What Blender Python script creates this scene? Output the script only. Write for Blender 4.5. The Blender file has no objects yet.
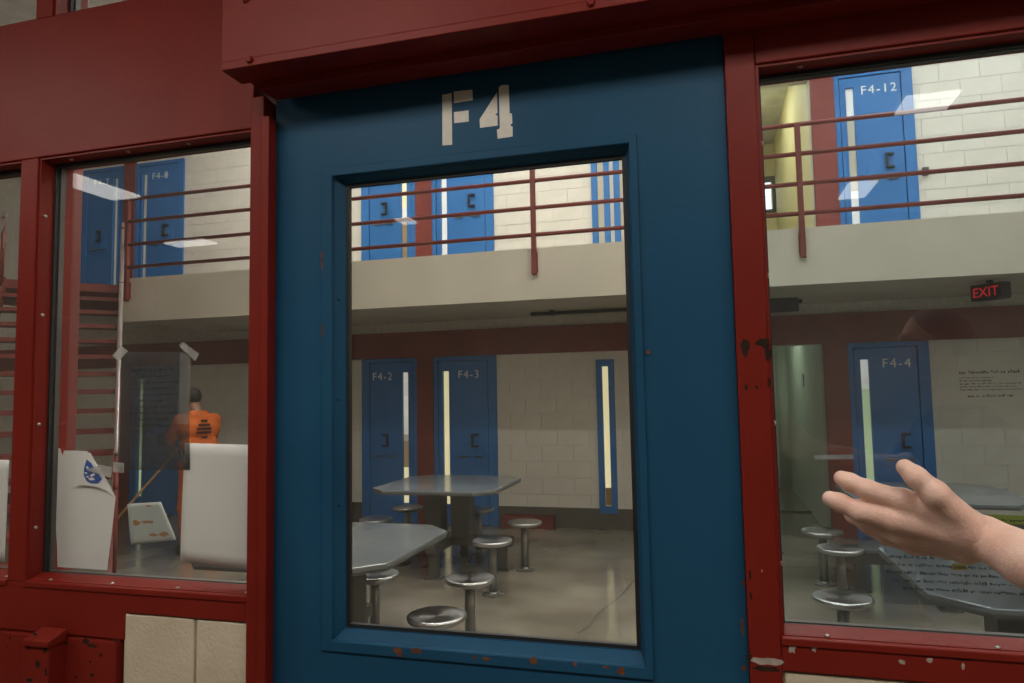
import bpy, bmesh, math, random
import numpy as np
from mathutils import Vector, Matrix, Euler

random.seed(7); np.random.seed(7)
sc = bpy.context.scene
C = sc.collection

# ------------------------------------------------------------------ camera
EYE = np.array([0.0, 0.0, 1.65]); FPX = 700.0
YAW, PITCH, ROLL = map(math.radians, (-15.47, 4.22, -1.06))
def cam_axes():
    fw = np.array([math.sin(YAW)*math.cos(PITCH), math.cos(YAW)*math.cos(PITCH), math.sin(PITCH)])
    r = np.array([math.cos(YAW), -math.sin(YAW), 0.0]); u = np.cross(r, fw)
    c, s = math.cos(ROLL), math.sin(ROLL)
    return c*r+s*u, -s*r+c*u, fw
AX = cam_axes()
cam = bpy.data.objects.new('camera', bpy.data.cameras.new('camera')); C.objects.link(cam)
cam.data.sensor_fit = 'HORIZONTAL'; cam.data.sensor_width = 36.0
cam.data.lens = 36.0*FPX/1024.0; cam.data.clip_start = 0.02; cam.data.clip_end = 100
cam.matrix_world = Matrix(((AX[0][0], AX[1][0], -AX[2][0], EYE[0]), (AX[0][1], AX[1][1], -AX[2][1], EYE[1]),
                           (AX[0][2], AX[1][2], -AX[2][2], EYE[2]), (0, 0, 0, 1)))
sc.camera = cam
def at(px, py, Y):
    """point of the place at distance Y behind the camera's own plane, seen in that direction"""
    d = AX[0]*(px-512)/FPX + AX[1]*(341.5-py)/FPX + AX[2]
    p = EYE + d*Y/d[1]
    return Vector(p)

# ------------------------------------------------------------------ world, exposure
w = bpy.data.worlds.new('world'); sc.world = w; w.use_nodes = True
w.node_tree.nodes['Background'].inputs[0].default_value = (0.9, 0.95, 1.0, 1)
w.node_tree.nodes['Background'].inputs[1].default_value = 0.02
vs = sc.view_settings
vs.view_transform = 'Standard'; vs.look = 'None'; vs.gamma = 1.0; vs.exposure = 0.0; vs.use_curve_mapping = False
DAY_E, COR_E, ADDED_FRONT_E = 50.0, 4.2, 10.5          # radiance of the dayroom, corridor and added front row light diffusers

# ------------------------------------------------------------------ materials
M = {}
def _new(name):
    m = bpy.data.materials.new(name); m.use_nodes = True
    nt = m.node_tree; return m, nt, nt.nodes['Principled BSDF']
def paint(name, col, col2=None, rough=0.45, scale=6.0, bump=0.05, bscale=90.0, metal=0.0, spec=0.5, detail=4.0, coat=0.0):
    """procedural paint / metal / plaster: two tones mixed by noise, fine relief"""
    m, nt, b = _new(name); N, L = nt.nodes, nt.links
    tc = N.new('ShaderNodeTexCoord'); nz = N.new('ShaderNodeTexNoise'); nz.inputs['Scale'].default_value = scale
    nz.inputs['Detail'].default_value = detail; L.new(tc.outputs['Object'], nz.inputs['Vector'])
    rp = N.new('ShaderNodeValToRGB'); rp.color_ramp.elements[0].position = 0.35; rp.color_ramp.elements[1].position = 0.68
    c2 = col2 or tuple(c*0.8 for c in col)
    rp.color_ramp.elements[0].color = (*c2, 1); rp.color_ramp.elements[1].color = (*col, 1)
    L.new(nz.outputs['Fac'], rp.inputs['Fac']); L.new(rp.outputs['Color'], b.inputs['Base Color'])
    b.inputs['Roughness'].default_value = rough; b.inputs['Metallic'].default_value = metal
    b.inputs['Specular IOR Level'].default_value = spec; b.inputs['Coat Weight'].default_value = coat
    if bump:
        n2 = N.new('ShaderNodeTexNoise'); n2.inputs['Scale'].default_value = bscale; n2.inputs['Detail'].default_value = 3
        L.new(tc.outputs['Object'], n2.inputs['Vector'])
        bp = N.new('ShaderNodeBump'); bp.inputs['Strength'].default_value = bump; bp.inputs['Distance'].default_value = 0.01
        L.new(n2.outputs['Fac'], bp.inputs['Height']); L.new(bp.outputs['Normal'], b.inputs['Normal'])
    M[name] = m; return m
def emit(name, col, strength, col2=None, scale=3.0):
    m, nt, b = _new(name); N, L = nt.nodes, nt.links
    b.inputs['Base Color'].default_value = (*col, 1); b.inputs['Roughness'].default_value = 0.4
    b.inputs['Emission Strength'].default_value = strength
    tc = N.new('ShaderNodeTexCoord'); nz = N.new('ShaderNodeTexNoise'); nz.inputs['Scale'].default_value = scale
    L.new(tc.outputs['Object'], nz.inputs['Vector'])
    mx = N.new('ShaderNodeMix'); mx.data_type = 'RGBA'
    mx.inputs['A'].default_value = (*(col2 or tuple(c*0.93 for c in col)), 1); mx.inputs['B'].default_value = (*col, 1)
    L.new(nz.outputs['Fac'], mx.inputs['Factor']); L.new(mx.outputs['Result'], b.inputs['Emission Color'])
    M[name] = m; return m
def glass(name, tint, r0=0.04, haze=0.02, hazecol=(0.6, 0.6, 0.55)):
    """thin pane: Schlick reflection over a tinted see-through body, a little dust"""
    m = bpy.data.materials.new(name); m.use_nodes = True; nt = m.node_tree; N, L = nt.nodes, nt.links
    for n in list(N): N.remove(n)
    out = N.new('ShaderNodeOutputMaterial'); tr = N.new('ShaderNodeBsdfTransparent'); tr.inputs[0].default_value = (*tint, 1)
    gl = N.new('ShaderNodeBsdfGlossy'); gl.inputs['Roughness'].default_value = 0.004; gl.inputs['Color'].default_value = (1, 1, 1, 1)
    df = N.new('ShaderNodeBsdfDiffuse'); df.inputs[0].default_value = (*hazecol, 1)
    geo = N.new('ShaderNodeNewGeometry'); dot = N.new('ShaderNodeVectorMath'); dot.operation = 'DOT_PRODUCT'
    L.new(geo.outputs['Normal'], dot.inputs[0]); L.new(geo.outputs['Incoming'], dot.inputs[1])
    ab = N.new('ShaderNodeMath'); ab.operation = 'ABSOLUTE'; L.new(dot.outputs['Value'], ab.inputs[0])
    om = N.new('ShaderNodeMath'); om.operation = 'SUBTRACT'; om.inputs[0].default_value = 1.0; L.new(ab.outputs[0], om.inputs[1])
    pw = N.new('ShaderNodeMath'); pw.operation = 'POWER'; pw.inputs[1].default_value = 5.0; L.new(om.outputs[0], pw.inputs[0])
    ma = N.new('ShaderNodeMath'); ma.operation = 'MULTIPLY_ADD'; ma.inputs[1].default_value = 1-r0; ma.inputs[2].default_value = r0
    L.new(pw.outputs[0], ma.inputs[0])
    tc = N.new('ShaderNodeTexCoord'); nz = N.new('ShaderNodeTexNoise'); nz.inputs['Scale'].default_value = 5.0
    L.new(tc.outputs['Object'], nz.inputs['Vector'])
    hz = N.new('ShaderNodeMath'); hz.operation = 'MULTIPLY'; hz.inputs[1].default_value = haze*2; L.new(nz.outputs['Fac'], hz.inputs[0])
    m1 = N.new('ShaderNodeMixShader'); L.new(hz.outputs[0], m1.inputs[0]); L.new(tr.outputs[0], m1.inputs[1]); L.new(df.outputs[0], m1.inputs[2])
    m2 = N.new('ShaderNodeMixShader'); L.new(ma.outputs[0], m2.inputs[0]); L.new(m1.outputs[0], m2.inputs[1]); L.new(gl.outputs[0], m2.inputs[2])
    L.new(m2.outputs[0], out.inputs['Surface']); M[name] = m; return m
def film(name, col, opacity):
    """clear or milky plastic sheet"""
    m = bpy.data.materials.new(name); m.use_nodes = True; nt = m.node_tree; N, L = nt.nodes, nt.links
    for n in list(N): N.remove(n)
    out = N.new('ShaderNodeOutputMaterial'); tr = N.new('ShaderNodeBsdfTransparent'); df = N.new('ShaderNodeBsdfDiffuse')
    df.inputs[0].default_value = (*col, 1)
    tc = N.new('ShaderNodeTexCoord'); nz = N.new('ShaderNodeTexNoise'); nz.inputs['Scale'].default_value = 14.0; nz.inputs['Detail'].default_value = 4
    L.new(tc.outputs['Object'], nz.inputs['Vector'])
    ml = N.new('ShaderNodeMath'); ml.operation = 'MULTIPLY'; ml.inputs[1].default_value = opacity*2; ml.use_clamp = True
    L.new(nz.outputs['Fac'], ml.inputs[0])
    mx = N.new('ShaderNodeMixShader'); L.new(ml.outputs[0], mx.inputs[0]); L.new(tr.outputs[0], mx.inputs[1]); L.new(df.outputs[0], mx.inputs[2])
    L.new(mx.outputs[0], out.inputs['Surface']); M[name] = m; return m

paint('red_front', (0.20, 0.018, 0.0105), (0.165, 0.013, 0.0075), rough=0.42, scale=3.5, bump=0.06, bscale=60, spec=0.17)
paint('red_inner', (0.20, 0.032, 0.024), (0.155, 0.022, 0.016), rough=0.5, scale=3)
paint('blue_front', (0.016, 0.078, 0.148), (0.013, 0.063, 0.122), rough=0.42, scale=2.6, bump=0.05, bscale=70, spec=0.13)
paint('blue_inner', (0.036, 0.17, 0.44), (0.03, 0.145, 0.39), rough=0.45, scale=2, spec=0.3)
paint('cream_block', (0.70, 0.67, 0.60), (0.65, 0.62, 0.55), rough=0.7, scale=5, bump=0.35, bscale=160)
paint('cream_wall', (0.70, 0.67, 0.60), (0.65, 0.62, 0.55), rough=0.7, scale=2, bump=0.1)
paint('mortar_painted', (0.62, 0.59, 0.52), None, rough=0.8, scale=20)
paint('mortar', (0.50, 0.45, 0.36), None, rough=0.85, scale=20)
paint('front_block', (0.62, 0.53, 0.39), (0.55, 0.46, 0.33), rough=0.75, scale=9, bump=0.22, bscale=120)
paint('alcove_wall', (0.60, 0.62, 0.53), (0.55, 0.57, 0.48), rough=0.6, scale=2)
paint('alcove_upper', (0.74, 0.68, 0.42), (0.68, 0.62, 0.37), rough=0.6, scale=1.5)
paint('baseboard_paint', (0.10, 0.09, 0.075), None, rough=0.6)
paint('fascia', (0.62, 0.575, 0.48), (0.56, 0.52, 0.43), rough=0.7, scale=1.5, bump=0.08)
paint('gasket', (0.012, 0.013, 0.014), None, rough=0.6)
paint('steel', (0.52, 0.52, 0.52), (0.42, 0.42, 0.42), rough=0.24, scale=5, metal=1.0, bump=0.08, bscale=25)
paint('steel_dark', (0.10, 0.098, 0.09), (0.07, 0.068, 0.06), rough=0.4, scale=4)
paint('steel_post', (0.30, 0.30, 0.28), (0.24, 0.24, 0.22), rough=0.35, scale=6, metal=0.7)
paint('steel_rail', (0.5, 0.48, 0.47), (0.42, 0.3, 0.28), rough=0.35, scale=3, metal=0.6)
paint('screw_metal', (0.55, 0.52, 0.46), None, rough=0.35, metal=1.0, bump=0)
paint('table_top', (0.20, 0.215, 0.225), (0.17, 0.185, 0.195), rough=0.16, scale=3, bump=0.01)
paint('table_edge', (0.12, 0.12, 0.11), None, rough=0.4)
paint('black_metal', (0.012, 0.012, 0.014), None, rough=0.5)
paint('stencil', (0.72, 0.68, 0.60), (0.64, 0.60, 0.52), rough=0.7, scale=30)
paint('white_print', (0.9, 0.9, 0.88), None, rough=0.7)
paint('paper', (0.86, 0.83, 0.82), (0.82, 0.79, 0.78), rough=0.85, scale=3, bump=0.15, bscale=14)
paint('paper_grey', (0.46, 0.49, 0.47), (0.40, 0.43, 0.41), rough=0.6, scale=5)
paint('stain', (0.36, 0.17, 0.06), None, rough=0.9, scale=14)
paint('ink_blue', (0.01, 0.09, 0.45), None, rough=0.7)
paint('ink', (0.012, 0.012, 0.014), None, rough=0.8)
paint('ink_orange', (0.85, 0.22, 0.02), None, rough=0.7)
paint('amber_mark', (0.42, 0.26, 0.02), None, rough=0.7)
paint('highlighter', (0.40, 0.40, 0.03), None, rough=0.7)
paint('rust', (0.20, 0.055, 0.015), (0.09, 0.03, 0.012), rough=0.9, scale=60)
paint('chip_dark', (0.022, 0.016, 0.012), (0.035, 0.022, 0.015), rough=0.95, scale=60, spec=0.05)
paint('chip_pale', (0.42, 0.36, 0.30), (0.30, 0.25, 0.2), rough=0.8, scale=60)
paint('corridor_wall', (0.50, 0.46, 0.38), (0.46, 0.42, 0.34), rough=0.7, scale=2)
paint('corridor_floor', (0.16, 0.14, 0.11), None, rough=0.4)
paint('ceiling_paint', (0.7, 0.69, 0.65), None, rough=0.8)
paint('fixture_white', (0.75, 0.75, 0.73), None, rough=0.5)
paint('shirt_orange', (0.72, 0.16, 0.02), (0.60, 0.12, 0.015), rough=0.9, scale=9, bump=0.5, bscale=22)
paint('lip', (0.45, 0.17, 0.14), None, rough=0.5)
paint('glove', (0.55, 0.60, 0.62), None, rough=0.8)
paint('hair', (0.02, 0.015, 0.012), (0.035, 0.026, 0.02), rough=0.6, scale=60, bump=0.6, bscale=120)
paint('wood', (0.42, 0.27, 0.10), (0.34, 0.20, 0.07), rough=0.6, scale=12)
paint('bristle', (0.16, 0.12, 0.07), None, rough=0.9, scale=80)
paint('shirt_dark', (0.022, 0.024, 0.035), (0.016, 0.018, 0.026), rough=0.9, scale=12, bump=0.3, bscale=30)
paint('trousers', (0.03, 0.03, 0.034), None, rough=0.9)
paint('shoe', (0.015, 0.014, 0.013), None, rough=0.5)
paint('crack', (0.05, 0.045, 0.035), None, rough=0.9)
def skin(name, col, col2):
    m = paint(name, col, col2, rough=0.5, scale=38, bump=0.12, bscale=240)
    b = m.node_tree.nodes['Principled BSDF']; b.inputs['Subsurface Weight'].default_value = 0.12
    b.inputs['Subsurface Radius'].default_value = (0.012, 0.004, 0.002); b.inputs['Subsurface Scale'].default_value = 1.0
skin('skin', (0.76, 0.51, 0.41), (0.70, 0.42, 0.325))
skin('skin_inmate', (0.42, 0.23, 0.16), (0.36, 0.19, 0.13))
glass('glass_door', (0.92, 0.93, 0.91), 0.035, 0.012)
glass('glass_left', (0.95, 0.955, 0.94), 0.045, 0.02)
glass('glass_right', (0.81, 0.86, 0.87), 0.05, 0.025, (0.5, 0.5, 0.46))
film('film_clear', (0.075, 0.07, 0.075), 0.45)
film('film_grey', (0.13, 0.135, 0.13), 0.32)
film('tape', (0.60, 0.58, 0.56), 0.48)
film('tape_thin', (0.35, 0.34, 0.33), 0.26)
emit('lamp_day', (1.0, 0.97, 0.93), DAY_E)
emit('lamp_corridor', (1.0, 0.97, 0.92), COR_E)
emit('lamp_added_front', (1.0, 0.95, 0.88), ADDED_FRONT_E)
emit('lamp_green', (0.90, 1.0, 0.80), 6.0)
emit('lamp_warm', (1.0, 0.97, 0.84), 34.0)
emit('lit_warm', (0.95, 0.83, 0.50), 0.72, (0.80, 0.68, 0.38), 2.0)
emit('lit_white', (0.92, 0.90, 0.82), 0.72, (0.22, 0.17, 0.12), 4.0)
emit('lit_dim', (0.50, 0.46, 0.35), 0.5, (0.10, 0.09, 0.07), 2.5)
emit('lit_grey', (0.78, 0.76, 0.72), 0.62, (0.5, 0.48, 0.42), 3.0)
emit('lit_brown', (0.38, 0.26, 0.13), 0.4, (0.16, 0.12, 0.08), 3.0)
emit('lit_green', (0.62, 0.72, 0.42), 0.5, (0.5, 0.6, 0.34), 2.0)
emit('daylight_pane', (0.9, 0.95, 1.0), 1.6)
emit('exit_red', (1.0, 0.02, 0.03), 0.4)
m = paint('seat_steel', (0.56, 0.56, 0.56), (0.46, 0.46, 0.46), rough=0.30, scale=5, metal=1.0, bump=0.03, bscale=25)
nt = m.node_tree; b = nt.nodes['Principled BSDF']; b.inputs['Anisotropic'].default_value = 0.75
tg = nt.nodes.new('ShaderNodeTangent'); tg.direction_type = 'RADIAL'; tg.axis = 'Z'; nt.links.new(tg.outputs[0], b.inputs['Tangent'])
# polished concrete floor
m = paint('concrete', (0.27, 0.24, 0.19), (0.15, 0.13, 0.10), rough=0.3, scale=1.4, bump=0.02, bscale=30, detail=9)
nt = m.node_tree; b = nt.nodes['Principled BSDF']
nz = nt.nodes.new('ShaderNodeTexNoise'); nz.inputs['Scale'].default_value = 2.2; nz.inputs['Detail'].default_value = 6
mr = nt.nodes.new('ShaderNodeMapRange'); mr.inputs['To Min'].default_value = 0.05; mr.inputs['To Max'].default_value = 0.22
tc = nt.nodes.new('ShaderNodeTexCoord'); nt.links.new(tc.outputs['Object'], nz.inputs['Vector'])
nt.links.new(nz.outputs['Fac'], mr.inputs['Value']); nt.links.new(mr.outputs['Result'], b.inputs['Roughness'])

# ------------------------------------------------------------------ mesh helpers
class MB:
    def __init__(s): s.v = []; s.f = []
    def add(s, vs, fs):
        o = len(s.v); s.v += [tuple(map(float, p)) for p in vs]; s.f += [tuple(i+o for i in f) for f in fs]; return s
    def box(s, x0, x1, y0, y1, z0, z1):
        return s.add([(x, y, z) for z in (z0, z1) for y in (y0, y1) for x in (x0, x1)],
                     [(0, 2, 3, 1), (4, 5, 7, 6), (0, 1, 5, 4), (2, 6, 7, 3), (0, 4, 6, 2), (1, 3, 7, 5)])
    def prism(s, poly, d):
        """polygon (3D points, planar) pushed along d"""
        d = Vector(d); P = [Vector(p) for p in poly]; n = len(P)
        nrm = Vector((0, 0, 0))
        for i in range(n): nrm += P[i].cross(P[(i+1) % n])
        if nrm.dot(d) > 0: P = P[::-1]
        return s.add(P+[p+d for p in P], [tuple(range(n)), tuple(range(2*n-1, n-1, -1))] + [(i, i+n, (i+1) % n+n, (i+1) % n) for i in range(n)])
    def tube(s, pts, r, seg=10, cap=True):
        pts = [Vector(p) for p in pts]; n = len(pts); rr = r if isinstance(r, (list, tuple)) else [r]*n
        up = None; base = len(s.v); vs = []
        for i, p in enumerate(pts):
            t = (pts[min(i+1, n-1)]-pts[max(i-1, 0)]).normalized()
            if up is None: up = Vector((0, 0, 1)) if abs(t.z) < 0.9 else Vector((1, 0, 0))
            a = t.cross(up).normalized(); bb = a.cross(t).normalized(); up = bb
            for k in range(seg):
                an = 2*math.pi*k/seg; vs.append(p + a*math.cos(an)*rr[i] + bb*math.sin(an)*rr[i])
        fs = []
        for i in range(n-1):
            for k in range(seg):
                fs.append((i*seg+k, i*seg+(k+1) % seg, (i+1)*seg+(k+1) % seg, (i+1)*seg+k))
        if cap: fs += [tuple(range(seg))[::-1], tuple(range((n-1)*seg, n*seg))]
        return s.add(vs, fs)
    def lathe(s, prof, c=(0, 0, 0), seg=24):
        vs = []; n = len(prof)
        for (r, z) in prof:
            for k in range(seg):
                a = 2*math.pi*k/seg; vs.append((c[0]+r*math.cos(a), c[1]+r*math.sin(a), c[2]+z))
        fs = [(i*seg+k, i*seg+(k+1) % seg, (i+1)*seg+(k+1) % seg, (i+1)*seg+k) for i in range(n-1) for k in range(seg)]
        fs += [tuple(range(seg))[::-1], tuple(range((n-1)*seg, n*seg))]
        return s.add(vs, fs)
    def ring(s, outer, inner, yo, yi):
        """sloped picture-frame face between two rectangles (x0,x1,z0,z1) lying at y=yo and y=yi"""
        a = [(outer[0], yo, outer[2]), (outer[1], yo, outer[2]), (outer[1], yo, outer[3]), (outer[0], yo, outer[3])]
        c = [(inner[0], yi, inner[2]), (inner[1], yi, inner[2]), (inner[1], yi, inner[3]), (inner[0], yi, inner[3])]
        return s.add(a+c, [(i, (i+1) % 4, (i+1) % 4+4, i+4) for i in range(4)])
    def framebox(s, o, i, y0, y1):
        """rectangular frame as one closed solid"""
        P = [(o[0], o[2]), (o[1], o[2]), (o[1], o[3]), (o[0], o[3]), (i[0], i[2]), (i[1], i[2]), (i[1], i[3]), (i[0], i[3])]
        vs = [(x, y0, z) for x, z in P] + [(x, y1, z) for x, z in P]; fs = []
        for k in range(4):
            n = (k+1) % 4
            fs += [(k, n, n+4, k+4), (k+8, k+12, n+12, n+8), (k, k+8, n+8, n), (k+4, n+4, n+12, k+12)]
        return s.add(vs, fs)

def root_of(o):
    while o.parent: o = o.parent
    return o
def obj(name, mb, mat, parent=None, smooth=False, bevel=0.0, seg=2, world=True):
    me = bpy.data.meshes.new(name)
    off = Vector((0, 0, 0))
    if parent is not None and world: off = root_of(parent).location
    me.from_pydata([tuple(Vector(p)-off) for p in mb.v], [], mb.f); me.update()
    bm = bmesh.new(); bm.from_mesh(me); bmesh.ops.recalc_face_normals(bm, faces=bm.faces); bm.to_mesh(me); bm.free()
    me.materials.append(M[mat])
    if smooth:
        for p in me.polygons: p.use_smooth = True
    o = bpy.data.objects.new(name, me); C.objects.link(o)
    if parent is not None: o.parent = parent
    if bevel:
        bv = o.modifiers.new('bevel', 'BEVEL'); bv.width = bevel; bv.segments = seg; bv.limit_method = 'ANGLE'; bv.angle_limit = 0.6
    return o
def box(name, b, mat, parent=None, bevel=0.0): return obj(name, MB().box(*b), mat, parent, bevel=bevel)
def tag(o, label=None, cat=None, group=None, kind=None):
    if label: o['label'] = label
    if cat: o['category'] = cat
    if group: o['group'] = group
    if kind: o['kind'] = kind
    return o
def thing(name, loc=(0, 0, 0), label=None, cat=None, group=None, kind=None):
    o = bpy.data.objects.new(name, None); C.objects.link(o); o.location = loc; o.empty_display_size = 0.1
    return tag(o, label, cat, group, kind)
def copy_tree(o, parent=None):
    c = o.copy(); C.objects.link(c); c.parent = parent
    for ch in o.children: copy_tree(ch, c)
    return c
def text_mb(s, size, align='LEFT', spacing=1.0):
    cu = bpy.data.curves.new('t', 'FONT'); cu.body = s; cu.size = size; cu.align_x = align; cu.space_character = spacing; cu.resolution_u = 2
    o = bpy.data.objects.new('t', cu); C.objects.link(o); bpy.context.view_layer.update()
    me = o.to_mesh(); mb = MB(); mb.add([v.co[:] for v in me.vertices], [tuple(p.vertices) for p in me.polygons])
    o.to_mesh_clear(); bpy.data.objects.remove(o); bpy.data.curves.remove(cu); return mb
def wall_text(name, s, size, x, y, z, mat, parent, spacing=1.0, mirror=False, align='LEFT'):
    """flat lettering on a plane facing -y"""
    t = text_mb(s, size, align, spacing); sg = -1 if mirror else 1
    mb = MB(); mb.v = [(x+sg*p[0], y, z+p[1]) for p in t.v]; mb.f = t.f
    return obj(name, mb, mat, parent)
def word_rows(rows, x0, width, ztop, step, h, y, mirror=False, rnd=None):
    """rows of tiny unreadable print: short strokes grouped into words"""
    mb = MB(); rnd = rnd or random.Random(3)
    for i, (ind, fill) in enumerate(rows):
        x = x0+ind*width; z = ztop-i*step; end = x0+width*min(1, ind+fill)
        while x < end:
            n = rnd.randint(2, 8)
            for k in range(n):
                if x > end: break
                hh = h*(1.0 if rnd.random() < .3 else .68); ww = h*rnd.uniform(.30, .48)
                if rnd.random() < .5: mb.box(x, x+ww*.42, y-.0002, y, z, z+hh)
                mb.box(x, x+ww, y-.0002, y, z+rnd.uniform(0, .5)*hh, z+rnd.uniform(.6, .8)*hh)
                x += h*.58
            x += h*.5
    return mb
def chip_mb(cx, cz, rx, rz, y, seed, n=13):
    """irregular flake outline"""
    r = random.Random(seed); P = []
    for k in range(n):
        a = 2*math.pi*k/n; q = r.uniform(.55, 1.1); P.append((cx+rx*q*math.cos(a), y, cz+rz*q*math.sin(a)))
    return MB().prism(P, (0, -.0006, 0))

# ------------------------------------------------------------------ implicit surfaces (bodies)
def sdf_mesh(prims, h, k, lo, hi, clips=(), cuts=()):
    lo = np.array(lo, float); hi = np.array(hi, float); n = np.ceil((hi-lo)/h).astype(int)+1
    g = np.meshgrid(*[lo[i]+h*np.arange(n[i]) for i in range(3)], indexing='ij')
    P = np.stack(g, -1).astype(np.float32); D = None
    for p in prims:
        if p[0] == 'c':
            a, b_ = np.array(p[1], np.float32), np.array(p[2], np.float32); ba = b_-a
            t = np.clip(((P-a)@ba)/max(float(ba@ba), 1e-9), 0, 1)
            d = np.linalg.norm(P-a-t[..., None]*ba, axis=-1)-(p[3]+(p[4]-p[3])*t)
        else:
            q = P-np.array(p[1], np.float32)
            if len(p) > 3: q = q@np.array(p[3], np.float32)
            r = np.array(p[2], np.float32); k0 = np.linalg.norm(q/r, axis=-1); k1 = np.linalg.norm(q/(r*r), axis=-1)
            d = k0*(k0-1)/np.maximum(k1, 1e-6)
        if D is None: D = d
        else:
            hh = np.clip(.5+.5*(d-D)/k, 0, 1); D = d*(1-hh)+D*hh-k*hh*(1-hh)
    for (a, b_, r) in cuts:
        a, b_ = np.array(a, np.float32), np.array(b_, np.float32); ba = b_-a
        t = np.clip(((P-a)@ba)/max(float(ba@ba), 1e-9), 0, 1)
        d = np.linalg.norm(P-a-t[..., None]*ba, axis=-1)-r; kk = .003
        hh = np.clip(.5-.5*(D+d)/kk, 0, 1); D = D*(1-hh)+(-d)*hh+kk*hh*(1-hh)
    for (o, nn) in clips: D = np.maximum(D, (P-np.array(o, np.float32))@np.array(nn, np.float32))
    S = D < 0; cs = tuple(np.array(D.shape)-1)
    acc = np.zeros(cs+(3,), np.float32); cnt = np.zeros(cs, np.float32)
    for ax in range(3):
        o1, o2 = [i for i in range(3) if i != ax]
        for u in (0, 1):
            for v in (0, 1):
                st = [0, 0, 0]; st[o1] = u; st[o2] = v
                sa = tuple(slice(st[i], st[i]+cs[i]) for i in range(3)); st2 = list(st); st2[ax] = 1
                sb = tuple(slice(st2[i], st2[i]+cs[i]) for i in range(3))
                va, vb = D[sa], D[sb]; mk = S[sa] != S[sb]; t = np.where(mk, va/np.where(mk, va-vb, 1), 0)
                for i in range(3): acc[..., i] += np.where(mk, (t if i == ax else st[i]), 0)
                cnt += mk
    mk = cnt > 0; idx = -np.ones(cs, int); idx[mk] = np.arange(mk.sum())
    V = (np.argwhere(mk)+acc[mk]/cnt[mk][:, None])*h+lo; F = []
    for ax in range(3):
        o1, o2 = (ax+1) % 3, (ax+2) % 3
        sl = [slice(None)]*3; sl[ax] = slice(0, cs[ax]); sl2 = list(sl); sl2[ax] = slice(1, cs[ax]+1)
        e = S[tuple(sl)] != S[tuple(sl2)]; I = np.argwhere(e)
        I = I[(I[:, o1] >= 1) & (I[:, o2] >= 1) & (I[:, o1] < cs[o1]) & (I[:, o2] < cs[o2])]
        ins = S[tuple(I.T)]; q = []
        for (d1, d2) in ((-1, -1), (0, -1), (0, 0), (-1, 0)):
            J = I.copy(); J[:, o1] += d1; J[:, o2] += d2; q.append(idx[tuple(J.T)])
        q = np.stack(q, 1); q[~ins] = q[~ins][:, ::-1]; F.append(q)
    F = np.concatenate(F); F = F[(F >= 0).all(1)]
    mb = MB(); mb.v = [tuple(map(float, p)) for p in V]; mb.f = [tuple(map(int, f)) for f in F]; return mb

# ================================================================== THE SETTING
FY = 8.53      # far cell wall
BY = 6.80      # balcony front
WY = 1.50      # corridor face of the front wall
GY = 1.56      # panes
UP = 3.10      # upper floor
CEIL = 6.2

# floors, ceilings, side walls
floor = tag(box('floor', (-11.6, 5.2, 1.72, FY+.02, -.1, 0), 'concrete'), kind='structure')
mb = MB()
CR = [(640, 575), (633, 582), (620, 597), (606, 607), (597, 615), (590, 626), (577, 634)]
def floor_pt(px, py, z=0.0):
    d = AX[0]*(px-512)/FPX + AX[1]*(341.5-py)/FPX + AX[2]; return Vector(EYE+d*(z-EYE[2])/d[2])
cp = [floor_pt(*p) for p in CR]
for i in range(len(cp)-1):
    a, b_ = cp[i], cp[i+1]; t = (b_-a).normalized(); nn = Vector((-t.y, t.x, 0)); wd = .007 if i % 2 else .005
    mb.add([a-nn*wd+Vector((0, 0, .001)), a+nn*wd+Vector((0, 0, .001)), b_+nn*wd+Vector((0, 0, .001)), b_-nn*wd+Vector((0, 0, .001))], [(0, 1, 2, 3)])
obj('crack', mb, 'crack', floor)
tag(box('floor_alcove', (.2, 1.3, FY+.02, 13.0, -.1, 0), 'concrete'), kind='structure')
tag(box('ceiling', (-11.6, 5.2, 1.5, FY+.2, CEIL, CEIL+.1), 'ceiling_paint'), kind='structure')
tag(box('wall_left', (-11.7, -11.5, 1.7, FY+.2, 0, CEIL), 'cream_wall'), kind='structure')
tag(box('wall_right', (5.0, 5.2, 1.7, FY+.2, 0, CEIL), 'cream_wall'), kind='structure')

# far cell wall: mortar backing with openings, then every block that the panes show
DOORS = [(-9.24, -8.42), (-8.22, -7.35), (-4.45, -3.65), (-3.42, -2.57), (1.52, 2.33)]
ALC = (.2, 1.27)
holes = [(ALC[0], ALC[1], 0, 2.14), (ALC[0], ALC[1], UP, 5.25)]
for (a, b_) in DOORS:
    if a < -9: holes.append((a, b_, UP, UP+2.12))
    else: holes += [(a, b_, 0, 2.14), (a, b_, UP, UP+2.12)]
SLOTS = [(-1.30, -1.08, .19, 2.04), (-1.295, -1.07, 3.35, 5.2), (-1.02, -.80, 3.35, 5.2)]
holes += SLOTS
BAND = (2.14, 2.475)
wall_back = thing('wall_back', (0, FY, 0), kind='structure')
def rect_minus(rects, hole):
    out = []
    for (x0, x1, z0, z1) in rects:
        a, b_, c, d = hole
        if b_ <= x0 or a >= x1 or d <= z0 or c >= z1: out.append((x0, x1, z0, z1)); continue
        if a > x0: out.append((x0, a, z0, z1))
        if b_ < x1: out.append((b_, x1, z0, z1))
        xa, xb = max(a, x0), min(b_, x1)
        if c > z0: out.append((xa, xb, z0, c))
        if d < z1: out.append((xa, xb, d, z1))
    return out
R = [(-11.6, 5.2, 0, CEIL)]
for h_ in holes: R = rect_minus(R, h_)
mb = MB()
for r in R: mb.box(r[0], r[1], FY+.004, FY+.2, r[2], r[3])
obj('backing', mb, 'mortar_painted', wall_back)
def px_of(p):
    v = np.array(p)-EYE; z = v@AX[2]; return 512+FPX*(v@AX[0])/z, 341.5-FPX*(v@AX[1])/z
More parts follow.
